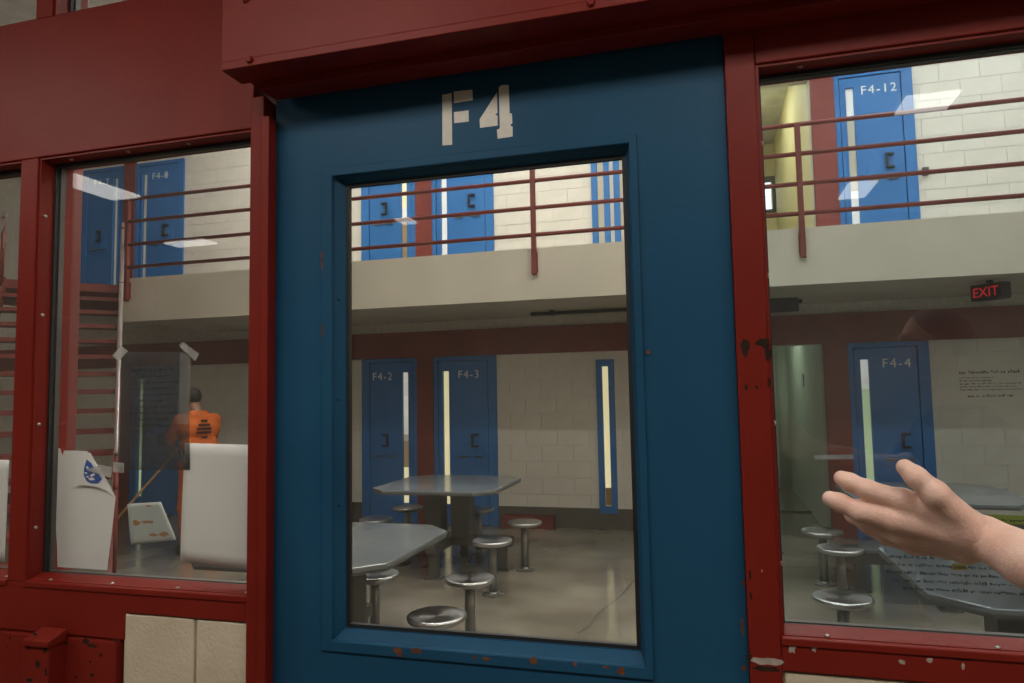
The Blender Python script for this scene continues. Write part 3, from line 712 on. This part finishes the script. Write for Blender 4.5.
# ================================================================== TABLES AND STOOLS
TZ = .80
def table(cx, cy, label, half=.60, ch=.17):
    t = thing('dining_table', (cx, cy, 0), label, 'table', 'steel dayroom tables')
    def oct_(h, c, z): return [(cx-h+c, cy-h, z), (cx+h-c, cy-h, z), (cx+h, cy-h+c, z), (cx+h, cy+h-c, z), (cx+h-c, cy+h, z), (cx-h+c, cy+h, z), (cx-h, cy+h-c, z), (cx-h, cy-h+c, z)]
    top = obj('table_top', MB().prism(oct_(half, ch, TZ-.028), (0, 0, .028)), 'table_top', t, bevel=.006)
    obj('edge_band', MB().prism(oct_(half-.004, ch, TZ-.040), (0, 0, .013)), 'table_edge', top)
    for dx in (-.15, .13):
        obj('pedestal', MB().box(cx+dx-.09, cx+dx+.09, cy-.09, cy+.09, .30, TZ-.038), 'steel_dark', t, bevel=.006)
    obj('base_beam', MB().box(cx-.62, cx+.62, cy-.05, cy+.05, .22, .31), 'steel_dark', t, bevel=.006)
    obj('base_beam', MB().box(cx-.05, cx+.05, cy-.50, cy+.50, .225, .305), 'steel_dark', t, bevel=.006)
    for (dx, dy) in ((-.52, 0), (.52, 0), (0, -.42), (0, .42)):
        obj('leg', MB().box(cx+dx-.04, cx+dx+.04, cy+dy-.04, cy+dy+.04, .008, .23), 'steel_dark', t, bevel=.004)
        obj('foot_plate', MB().box(cx+dx-.075, cx+dx+.075, cy+dy-.06, cy+dy+.06, 0, .010), 'steel_dark', t)
    return t
table(-2.43, 6.43, 'grey topped steel table at the centre of the door window, in front of door F4-3')
table(-2.20, 3.75, 'grey topped steel table nearest the door glass, cut off by its left edge')
table(1.66, 6.36, 'grey topped steel table behind the outstretched hand, in front of door F4-4')
table(1.44, 3.72, 'grey topped steel table close behind the lower right window')
SZ = .45
def make_stool():
    t = thing('stool', (0, 0, 0))
    seat = obj('seat', MB().lathe([(.03, SZ-.05), (.13, SZ-.045), (.160, SZ-.030), (.166, SZ-.016), (.162, SZ-.004), (.150, SZ), (.10, SZ-.006), (.04, SZ-.010), (.004, SZ-.011)], seg=32), 'seat_steel', t, smooth=True)
    obj('post', MB().lathe([(.034, .01), (.034, SZ-.045)], seg=16), 'steel_post', t, smooth=True)
    fl = obj('floor_flange', MB().lathe([(.085, 0), (.085, .012), (.045, .018), (.036, .03)], seg=20), 'steel_post', t)
    for k in range(4):
        a = math.pi/4+k*math.pi/2
        obj('bolt', MB().lathe([(.010, .010), (.010, .022)], (.066*math.cos(a), .066*math.sin(a), 0), 6), 'steel', fl)
    return t
proto = make_stool()
ST_POS = [(-3.18, 6.37, 'round steel stool at the left of the centre table, beside door F4-2'), (-3.16, 7.08, 'round steel stool behind the centre table, under the slot of door F4-2'), (-2.37, 7.12, 'round steel stool half hidden behind the centre table pedestal'),
          (-1.70, 6.46, 'round steel stool at the right side of the centre table'), (-1.755, 5.62, 'round steel stool on a slim post in front of the centre table'), (-1.55, 4.45, 'round steel stool between the two tables in the door window'),
          (-2.22, 4.42, 'round steel stool half under the near table in the door window'), (-1.475, 3.68, 'round steel stool nearest the bottom edge of the door glass'),
          (.89, 6.49, 'round steel stool farthest back in the right window, by the alcove'), (.92, 5.83, 'round steel stool below the fingertips of the hand, on a tall post'), (.705, 4.48, 'round steel stool lowest in the right window, beside the sill')]
for i, (x, y, lab) in enumerate(ST_POS):
    o = proto if i == 0 else copy_tree(proto)
    o.location = (x, y, 0); o.rotation_euler.z = i*.7; tag(o, lab, 'stool', 'steel stools around the tables')

# ================================================================== SHEETS ON THE GLASS
PY = GY+.0055
def sheet(name, cs, y, mat, parent=None, amp=.003, n=10, thick=.0005):
    mb = MB(); TL, TR, BR, BL = [at(c[0], c[1], y) for c in cs]
    for j in range(n+1):
        for i in range(n+1):
            u, v = i/n, j/n; p = (TL*(1-u)+TR*u)*(1-v)+(BL*(1-u)+BR*u)*v
            mb.v.append((p.x, p.y+amp*(.5+.5*math.sin(5*u+1.3)*math.cos(4*v+.4)), p.z))
    for j in range(n):
        for i in range(n): a = j*(n+1)+i; mb.f.append((a, a+1, a+n+2, a+n+1))
    o = obj(name, mb, mat, parent, smooth=True)
    so_ = o.modifiers.new('thick', 'SOLIDIFY'); so_.thickness = thick; so_.offset = 1
    return o
def poly_px(pts, y, thick=.0005): return MB().prism([at(p[0], p[1], y) for p in pts], (0, thick, 0))
def tape(pts, label, y=PY-.0012):
    return tag(obj('tape_or_grey_strip', poly_px(pts, y, .0003), 'tape'), label, 'tape', 'tape and half-clear strips on the window glass')
tag(sheet('paper_sheet', [(184, 443), (256, 445), (256, 571), (180, 561)], PY+.001, 'paper'), 'large blank white paper sheet at the lower right of the left window', 'paper')
tag(sheet('paper_sheet', [(-30, 459), (8.5, 460), (4, 562), (-34, 556)], PY+.001, 'paper'), 'white paper sheet in the leftmost narrow window', 'paper')
cp = thing('paper_sheet', at(85, 570, PY+.016), 'torn white paper with a curled corner and blue seal', 'paper')
obj('page', poly_px([(52, 447.5), (60, 448.5), (62.5, 456), (64, 450.5), (87, 451), (101, 470), (115.5, 497), (113, 520), (107, 570), (57.5, 567), (57, 545), (54, 500), (52.5, 480)], PY+.016), 'paper', cp)
fl = obj('curled_corner', poly_px([(86.5, 452.5), (90.5, 453), (97, 467), (107, 481), (115.7, 497.6), (110, 493), (103, 489), (93, 486), (83, 485), (74.2, 485.6), (80, 470)], PY+.006), 'paper', cp)
obj('blue_seal', poly_px([(86.6, 459.5), (91, 463), (95, 469.5), (102, 479), (98, 483.5), (91, 483.6), (86.5, 481), (83.6, 475), (84, 468)], PY+.0052, .0004), 'ink_blue', cp)
for a in ([(90, 475), (94, 473), (95, 475), (91, 477)], [(88, 478), (93, 477.5), (95, 480), (90, 480.5)], [(86.5, 466), (89, 467.5), (88, 469), (86, 468)], [(92.5, 470), (95.5, 471.5), (95, 472.6), (92, 471.4)], [(84.5, 472), (87, 472.5), (87, 474), (85, 474)], [(86, 476.5), (88.4, 475.6), (88.6, 476.8), (86.6, 477.8)]):
    obj('seal_mark', poly_px(a, PY+.0046, .0003), 'paper', cp)
po = thing('poster', at(56, 545, PY+.045), 'sliver of a colourful printed poster behind the torn paper', 'poster')
obj('page', poly_px([(50, 494), (60, 496), (62, 548), (52, 548)], PY+.045), 'paper', po)
obj('orange_print', poly_px([(53, 497), (58, 500), (59, 506), (54, 508)], PY+.0435), 'ink_orange', po)
obj('blue_print', poly_px([(54, 511), (59, 508), (60, 517), (55, 518)], PY+.0435), 'ink_blue', po)
obj('black_print', poly_px([(55, 519), (59, 521), (61, 530), (60, 545), (57, 547), (58, 532)], PY+.0435), 'ink', po)
gs = tag(sheet('metal_panel', [(127, 504), (160, 502), (175.5, 540), (131, 545)], PY+.03, 'paper_grey', amp=.001, thick=.003), 'small grey panel with rust stains leaning inside the left window', 'panel')
for i, (px, py, rx, rz) in enumerate([(136, 523, .016, .010), (147, 522, .024, .005), (163, 534, .017, .008), (153, 535, .020, .004), (148, 506, .012, .003)]):
    p = at(px, py, PY+.028); obj('rust_stain', chip_mb(p.x, p.z, rx, rz, PY+.0298, 300+i), 'stain', gs)
fm = thing('plastic_film', at(155, 470, PY), 'dark see-through printed film taped to the upper left window', 'film')
sheet('film', [(121, 352), (188, 352), (190, 470), (117, 470)], PY, 'film_clear', fm, amp=.001)
a, b_ = at(127, 372, PY-.0006), at(180, 372, PY-.0006)
rnd = random.Random(5)
obj('print', word_rows([(.05, .9), (.1, .8), (0, 1), (0, .9), (.02, .95), (0, .7), (.1, .85), (0, .96), (0, .8), (.03, .9), (0, .5)], a.x, b_.x-a.x, a.z, .0165, .0075, PY-.0006, rnd=rnd), 'ink', fm)
tape([(112, 356), (121, 346), (128, 351), (119, 361)], 'short tape strip at the upper left corner of the dark film')
tape([(179, 346), (183, 342), (199, 354), (195, 361)], 'short tape strip at the upper right corner of the dark film')
tape([(113, 462), (124, 463), (124, 473), (113, 472)], 'short tape strip at the lower left corner of the dark film')
tape([(180, 352), (191, 357), (189, 424), (178, 424)], 'long pale tape strip down the right edge of the dark film').data.materials[0] = M['tape_thin']
tape([(100, 465), (112, 467), (111, 478), (86, 470)], 'pale scrap of tape beside the blue seal on the torn paper')
tape([(814.5, 455), (853, 454.5), (853.2, 459), (815, 459.5)], 'narrow grey half-clear strip left of the fingertips on the right window')  # narrow half-clear grey strip over the right pane
tape([(974, 489), (1008, 488.5), (1006, 495), (975, 496)], 'narrow grey half-clear strip above the wrist on the right window')  # narrow half-clear grey strip over the right pane
fr = thing('plastic_film', at(950, 605, PY), 'grey see-through sheet with rows of print low in the right window', 'film')
sheet('film', [(884, 541), (1060, 546), (1060, 612), (884, 603)], PY, 'film_grey', fr, amp=.0005)  # half-clear grey layer over the lower right pane
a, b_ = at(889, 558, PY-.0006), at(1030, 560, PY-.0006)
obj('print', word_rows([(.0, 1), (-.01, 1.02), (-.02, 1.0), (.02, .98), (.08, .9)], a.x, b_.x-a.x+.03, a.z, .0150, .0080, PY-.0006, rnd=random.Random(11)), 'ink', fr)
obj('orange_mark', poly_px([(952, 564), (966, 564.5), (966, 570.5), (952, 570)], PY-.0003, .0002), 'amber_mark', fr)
f2 = thing('print_strip', at(1005, 526, PY), 'yellow highlighted strip of print beside the wrist on the right window', 'paper')
obj('strip', poly_px([(978, 514), (1060, 517), (1060, 526), (980, 523)], PY, .0003), 'highlighter', f2)
a = at(984, 521.5, PY-.0006)
obj('print', word_rows([(0, 1)], a.x, .11, a.z, .01, .0085, PY-.0006, rnd=random.Random(2)), 'ink', f2)

# ================================================================== SMALL THINGS IN THE DAYROOM
nt_ = thing('wall_notice', (2.9, FY-.006, 1.45), 'pale printed notice on the wall right of door F4-4', 'notice')
box('page', (2.57, 3.24, FY-.009, FY-.006, 1.43, 1.84), 'cream_wall', nt_)
obj('heading', word_rows([(0, 1)], 2.61, .56, 1.765, .05, .040, FY-.0095, rnd=random.Random(8)), 'ink', nt_)
obj('print', word_rows([(0, .55), (0, .5), (0, .96), (0, .9), (0, 1.0)], 2.61, .58, 1.715, .032, .021, FY-.0095, rnd=random.Random(9)), 'ink', nt_)
obj('footer', word_rows([(.12, .74)], 2.61, .56, 1.515, .05, .036, FY-.0095, rnd=random.Random(4)), 'ink', nt_)
e0 = at(991, 300, 7.3)
ex = thing('exit_sign', (e0.x, 7.3, e0.z), 'small dark exit sign with glowing red letters under the balcony', 'sign')
obj('case', MB().box(-.15, .15, -.06, .06, .0, .15), 'black_metal', ex, bevel=.004, world=False)
obj('bracket', MB().box(-.02, .02, -.02, .02, .15, 2.6-e0.z), 'black_metal', ex, world=False)
tm = text_mb('EXIT', .125, 'CENTER'); mb = MB(); mb.v = [(p[0], -.0615, .032+p[1]) for p in tm.v]; mb.f = tm.f
obj('letters', mb, 'exit_red', ex, world=False)
ex.rotation_euler.z = math.radians(-58)
cd = thing('conduit', (-.5, 7.9, 2.5), 'black conduit run under the balcony above the lower cells', 'conduit')
obj('pipe', MB().tube([(-1.95, 7.9, 2.565), (1.0, 7.9, 2.565)], .022, 10), 'black_metal', cd, smooth=True)
for x in (-1.7, -.7, .4, .9): box('clamp', (x-.02, x+.02, 7.872, 7.928, 2.54, 2.60), 'black_metal', cd)
box('junction_box', (.66, .96, 7.84, 7.96, 2.46, 2.60), 'black_metal', cd, bevel=.004)
cb = thing('call_box', (2.41, FY-.04, 4.0), 'small grey box on the wall beside door F4-12', 'box')
box('case', (2.375, 2.435, FY-.05, FY-.004, 3.955, 4.045), 'steel_dark', cb, bevel=.004)
box('cover', (2.383, 2.427, FY-.056, FY-.05, 3.963, 4.037), 'steel_dark', cb)

# ================================================================== PEOPLE
def V3(p): return tuple(p)
# --- guide: stands right of the camera facing left, right arm stretched forward, palm open
def hp(px, py, y): return V3(at(px, py, y))
WR = hp(985, 538, .95); FA = hp(1030, 561, .905)
EL = (.545, .80, 1.395); SH = (.745, .675, 1.50)
fing = [[(903, 501, .955, .0135), (867, 489.5, .965, .0115), (850, 482, .972, .0104), (841.5, 478, .977, .0092)],
        [(898, 520, .957, .0145), (860, 511.5, .966, .0120), (840, 502.5, .972, .0108), (830, 498.5, .975, .0094)],
        [(902, 533, .972, .0140), (870, 524.5, .992, .0122), (854, 515, 1.018, .0106), (848, 508, 1.034, .0092)],
        [(914, 543, .990, .0130), (888, 537, 1.020, .0105), (874, 530, 1.040, .0092), (866, 524, 1.052, .0080)]]
P = []
for f_ in fing:
    for a, b_ in zip(f_[:-1], f_[1:]): P.append(('c', hp(*a[:3]), hp(*b_[:3]), a[3], b_[3]))
th = [(966, 523, .940, .0175), (935, 494, .928, .0150), (916, 477, .930, .0120), (905, 467.5, .936, .0098)]
for a, b_ in zip(th[:-1], th[1:]): P.append(('c', hp(*a[:3]), hp(*b_[:3]), a[3], b_[3]))
for f_, r in zip(fing, (.020, .0215, .021, .020)):
    P.append(('c', hp(968, 533+(f_[0][1]-518)*.35, .952+(f_[0][2]-.965)*.4), hp(*f_[0][:3]), r, f_[0][3]+.0015))
P.append(('c', hp(968, 529, .944), hp(930, 508, .945), .0205, .0150))
P.append(('c', hp(966, 547, .962), hp(925, 538, .982), .0205, .0150))
P.append(('c', WR, hp(968, 534, .952), .0245, .0235)); P.append(('c', WR, FA, .0245, .030)); P.append(('c', FA, EL, .030, .043))
HANDP = P
cuts = []
for pts in ([(914, 497), (926, 508), (940, 521), (960, 536)], [(888, 508), (905, 519), (930, 530), (952, 538)], [(893, 523), (915, 533), (935, 540)]):
    for (a, b_) in zip(pts[:-1], pts[1:]): cuts.append((hp(a[0], a[1], .9285), hp(b_[0], b_[1], .9285), .0016))
lo = np.min([np.minimum(p[1], p[2]) for p in P[:-1]], 0)-.04; hi = np.max([np.maximum(p[1], p[2]) for p in P[:-1]], 0)+.04
lo[0] = min(lo[0], hp(830, 500, .99)[0]-.02); hi[0] = .375
hand = sdf_mesh(P, .0019, .006, lo, hi, clips=[((.37, 0, 0), (1, 0, 0))])
G0 = (.80, .46)
BODY = [('c', (.36, .892, 1.452), EL, .0305, .043), ('c', EL, SH, .044, .055), ('c', SH, (.80, .50, 1.46), .065, .11),
        ('e', (.74, .47, 1.79), (.098, .078, .118)), ('c', (.70, .47, 1.735), (.69, .47, 1.715), .060, .05), ('c', (.775, .47, 1.70), (.81, .465, 1.50), .058, .068),
        ('c', (.652, .47, 1.795), (.632, .47, 1.758), .010, .015), ('c', (.655, .50, 1.812), (.655, .44, 1.812), .016, .016), ('c', (.682, .500, 1.750), (.682, .440, 1.750), .024, .024), ('e', (.75, .548, 1.78), (.022, .010, .034)), ('e', (.75, .392, 1.78), (.022, .010, .034)),
        ('e', (.652, .47, 1.725), (.016, .028, .010)),
        ('c', (.81, .54, 1.40), (.81, .38, 1.40), .125, .125), ('c', (.81, .52, 1.15), (.81, .40, 1.15), .115, .115), ('c', (.815, .53, .96), (.815, .39, .96), .12, .12),
        ('c', (.80, .50, 1.46), (.80, .27, 1.46), .08, .065), ('c', (.80, .25, 1.46), (.84, .20, 1.17), .055, .043), ('c', (.84, .20, 1.17), (.76, .20, .93), .042, .028), ('c', (.76, .20, .93), (.73, .21, .84), .032, .022),
        ('c', (.815, .55, .92), (.80, .56, .50), .088, .06), ('c', (.80, .56, .50), (.83, .56, .09), .058, .04), ('c', (.83, .56, .06), (.66, .56, .035), .042, .032),
        ('c', (.815, .37, .92), (.82, .36, .50), .088, .06), ('c', (.82, .36, .50), (.85, .36, .09), .058, .04), ('c', (.85, .36, .06), (.68, .36, .035), .042, .032)]
BODY += [('c', (.81, .53, 1.28), (.81, .39, 1.28), .122, .122), ('c', (.813, .525, 1.06), (.813, .395, 1.06), .118, .118)]
HEADP = BODY[3:12]
bodym = sdf_mesh(BODY[:3]+[BODY[5]]+BODY[12:], .0095, .03, (.30, .10, -.02), (1.0, .98, 1.95))
hand.add(bodym.v, bodym.f)
headm = sdf_mesh(HEADP, .0042, .009, (.60, .36, 1.50), (.90, .58, 1.93), clips=[((0, 0, 1.53), (0, 0, -1))])
hand.add(headm.v, headm.f)
gd = thing('person', (.8, .46, 0), 'person in a dark shirt reaching an open hand towards the right window', 'person')
obj('body', hand, 'skin', gd, smooth=True)
def inflate(prims, e): return [(p[0], p[1], p[2], p[3]+e, p[4]+e) if p[0] == 'c' else (p[0], p[1], tuple(np.array(p[2])+e)) for p in prims]
shirt = [BODY[1], BODY[2], BODY[12], BODY[13], BODY[14], BODY[15], BODY[16], ('c', (.81, .465, 1.50), (.81, .465, 1.46), .075, .09)]+BODY[-2:]
obj('shirt', sdf_mesh(inflate(shirt, .027), .010, .03, (.5, .08, .84), (1.02, .95, 1.66), clips=[((0, 0, .88), (0, 0, -1)), ((.79, .46, 1.60), (-.25, 0, 1)), ((.57, .79, 1.40), (-.85, .45, -.1))]), 'shirt_dark', gd, smooth=True)
obj('trousers', sdf_mesh(inflate([BODY[14], BODY[19], BODY[20], BODY[22], BODY[23]], .018), .012, .02, (.6, .2, .04), (1.0, .72, 1.12), clips=[((0, 0, .95), (0, 0, 1)), ((0, 0, .07), (0, 0, -1))]), 'trousers', gd, smooth=True)
for q in (BODY[21], BODY[24]):
    obj('shoe', sdf_mesh(inflate([q], .012), .008, .02, (.58, q[1][1]-.08, -.01), (.95, q[1][1]+.08, .13), clips=[((0, 0, .002), (0, 0, -1))]), 'shoe', gd, smooth=True)
obj('hair', sdf_mesh([('e', (.757, .47, 1.812), (.102, .086, .108))], .008, .01, (.62, .36, 1.68), (.88, .58, 1.95), clips=[((.69, .47, 1.84), (-.75, 0, -.66))]), 'hair', gd, smooth=True)

for dy in (-.031, .031):
    ey = obj('eye', MB().lathe([(.001, -.0118), (.006, -.010), (.010, -.006), (.0118, 0), (.010, .006), (.006, .010), (.001, .0118)], (.6605, .47+dy, 1.789), 14), 'white_print', gd, smooth=True)
    obj('iris', MB().lathe([(.001, -.0058), (.0042, -.0042), (.006, 0), (.0042, .0042), (.001, .0058)], (.6530, .47+dy, 1.789), 12), 'hair', ey, smooth=True)
    obj('eyebrow', MB().tube([(.641, .47+dy*.55, 1.815), (.6405, .47+dy, 1.819), (.651, .47+dy*1.5, 1.812)], [.003, .004, .002], 8), 'hair', gd, smooth=True)
obj('mouth', MB().tube([(.651, .446, 1.722), (.640, .46, 1.7235), (.637, .47, 1.7225), (.640, .48, 1.7235), (.651, .494, 1.722)], [.002, .0055, .006, .0055, .002], 8), 'lip', gd, smooth=True)

# --- inmate sweeping with his back turned
fdir = np.array([-.89, .456, 0]); ldir = np.array([-.456, -.89, 0]); O = np.array([-5.36, 6.5, 0])
def ip(f_, l_, z): return tuple(O+fdir*f_+ldir*l_+np.array([0, 0, z]))
shL, shR = ip(.07, .175, 1.405), ip(.05, -.175, 1.405)
elL, elR = ip(.16, .25, 1.20), ip(.22, -.24, 1.20)
haL, haR = ip(.36, .12, 1.07), ip(.40, -.02, 1.22)
IB = [('e', ip(.16, .02, 1.655), (.090, .080, .108)), ('c', ip(.20, .02, 1.60), ip(.205, .02, 1.58), .055, .045), ('e', ip(.255, .02, 1.635), (.018, .018, .024)), ('e', ip(.14, .10, 1.65), (.018, .012, .03)), ('e', ip(.14, -.06, 1.65), (.018, .012, .03)),
      ('c', ip(.12, .01, 1.58), ip(.05, 0, 1.46), .052, .062),
      ('c', shL, shR, .058, .058), ('c', ip(.07, .05, 1.47), ip(.06, -.05, 1.47), .05, .05), ('c', ip(.03, .10, 1.33), ip(.03, -.10, 1.33), .115, .115), ('c', ip(-.01, .07, 1.12), ip(-.01, -.07, 1.12), .115, .115), ('c', ip(-.03, .09, .95), ip(-.03, -.09, .95), .115, .115),
      ('c', shL, elL, .055, .043), ('c', elL, haL, .041, .027), ('c', haL, ip(.42, .08, 1.02), .033, .028), ('c', shR, elR, .055, .043), ('c', elR, haR, .041, .027), ('c', haR, ip(.45, .03, 1.2), .033, .026),
      ('c', ip(-.03, .10, .92), ip(.06, .11, .50), .09, .06), ('c', ip(.06, .11, .50), ip(-.02, .12, .08), .057, .04), ('c', ip(-.04, .12, .05), ip(.15, .13, .035), .04, .032),
      ('c', ip(-.03, -.10, .92), ip(.0, -.11, .50), .09, .06), ('c', ip(.0, -.11, .50), ip(-.10, -.12, .08), .057, .04), ('c', ip(-.12, -.12, .05), ip(.07, -.13, .035), .04, .032)]
# fingers of both hands closed round the stick
for base in (haL, haR):
    bpos = np.array(base)+fdir*.05
    for q in range(4):
        IB.append(('c', tuple(bpos+np.array([0, 0, .03-.02*q])), tuple(bpos+fdir*.045+np.array([0, 0, .022-.02*q])), .011, .009))
    IB.append(('c', tuple(bpos+np.array([0, 0, .035])), tuple(bpos+fdir*.03-ldir*.04+np.array([0, 0, .03])), .012, .009))
lo, hi = O+np.array([-.62, -.45, -.02]), O+np.array([.42, .62, 1.85])
im = thing('person', tuple(O), 'person in an orange uniform sweeping with back turned inside the left window', 'person')
obj('body', sdf_mesh(IB, .011, .025, lo, hi), 'skin_inmate', im, smooth=True)
sh = obj('shirt', sdf_mesh(inflate([IB[6], IB[7], IB[8], IB[9], IB[10], IB[11], IB[14]], .02), .011, .03, lo, hi, clips=[((0, 0, .93), (0, 0, -1)), (ip(.04, 0, 1.525), (0, 0, 1)), (ip(.15, .26, 1.22), tuple(np.array(elL)-np.array(shL))), (ip(.20, -.25, 1.22), tuple(np.array(elR)-np.array(shR)))]), 'shirt_orange', im, smooth=True)
obj('trousers', sdf_mesh(inflate([IB[10], IB[17], IB[18], IB[20], IB[21]], .024), .012, .03, lo, hi, clips=[((0, 0, .99), (0, 0, 1)), ((0, 0, .06), (0, 0, -1))]), 'shirt_orange', im, smooth=True)
obj('hair', sdf_mesh([('e', ip(.142, .02, 1.682), (.098, .088, .098))], .008, .01, O+np.array([-.32, -.1, 1.55]), O+np.array([.12, .3, 1.82]), clips=[(ip(.205, .02, 1.69), tuple(fdir*.8+np.array([0, 0, -.6])))]), 'hair', im, smooth=True)
for q in (IB[19], IB[22]):
    c0 = np.minimum(q[1], q[2])-.08; c1 = np.maximum(q[1], q[2])+.08; c0[2] = -.01
    obj('shoe', sdf_mesh(inflate([q], .012), .01, .02, c0, c1, clips=[((0, 0, .002), (0, 0, -1))]), 'shoe', im, smooth=True)
c0 = np.minimum(haL, ip(.46, .06, 1.0))-.08; c1 = np.maximum(haL, ip(.34, .14, 1.12))+.08
obj('glove', sdf_mesh(inflate([IB[12], IB[13]]+IB[23:28], .007), .008, .012, c0, c1, clips=[(ip(.30, .16, 1.10), tuple(-(np.array(haL)-np.array(elL))))]), 'glove', im, smooth=True)
# print on the back of the shirt: rows of dark marks laid on the cloth
bk = O-fdir*.0; mb = MB(); rr = random.Random(6)
for r, (zz, half) in enumerate(((1.40, .035), (1.355, .06), (1.315, .075), (1.275, .07), (1.225, .03))):
    s_ = -half
    while s_ < half:
        ww = rr.uniform(.012, .02); dep = -.120-(.012 if zz < 1.36 else .0)
        c = np.array(ip(-.122 if zz < 1.38 else -.108, s_+.0, zz)); l = ldir*ww; u = np.array([0, 0, .026])
        mb.prism([c, c+l, c+l+u, c+u], tuple(fdir*-.006)); s_ += ww+.006
obj('back_print', mb, 'ink', sh)
# broom
gp = (np.array(haL)+np.array(ip(.42, .08, 1.02)))/2+fdir*.02
tgt = np.array(at(122, 515, 6.15)); d_ = tgt-gp; d_ /= np.linalg.norm(d_)
end = gp+d_*((.06-gp[2])/d_[2]); topb = gp-d_*.28
br = thing('broom', tuple(end*np.array([1, 1, 0])), 'wooden handled broom held by the sweeping person in orange', 'broom')
obj('handle', MB().tube([topb, end+np.array([0, 0, .03])], .013, 10), 'wood', br, smooth=True)
sd = np.cross(d_, [0, 0, 1]); sd /= np.linalg.norm(sd); fw_ = np.array([d_[0], d_[1], 0]); fw_ /= np.linalg.norm(fw_)
e = np.array([end[0], end[1], 0]); hd = [e-sd*.18-fw_*.03, e+sd*.18-fw_*.03, e+sd*.18+fw_*.03, e-sd*.18+fw_*.03]
obj('broom_head', MB().prism([p+np.array([0, 0, .07]) for p in hd], (0, 0, .04)), 'wood', br, bevel=.006)
for q in range(12):
    c = e+sd*(-.165+.03*q); t_ = obj('bristle_tuft', MB().prism([c-sd*.013-fw_*.026, c+sd*.013-fw_*.026, c+sd*.013+fw_*.026, c-sd*.013+fw_*.026], (0, 0, .072)), 'bristle', br)
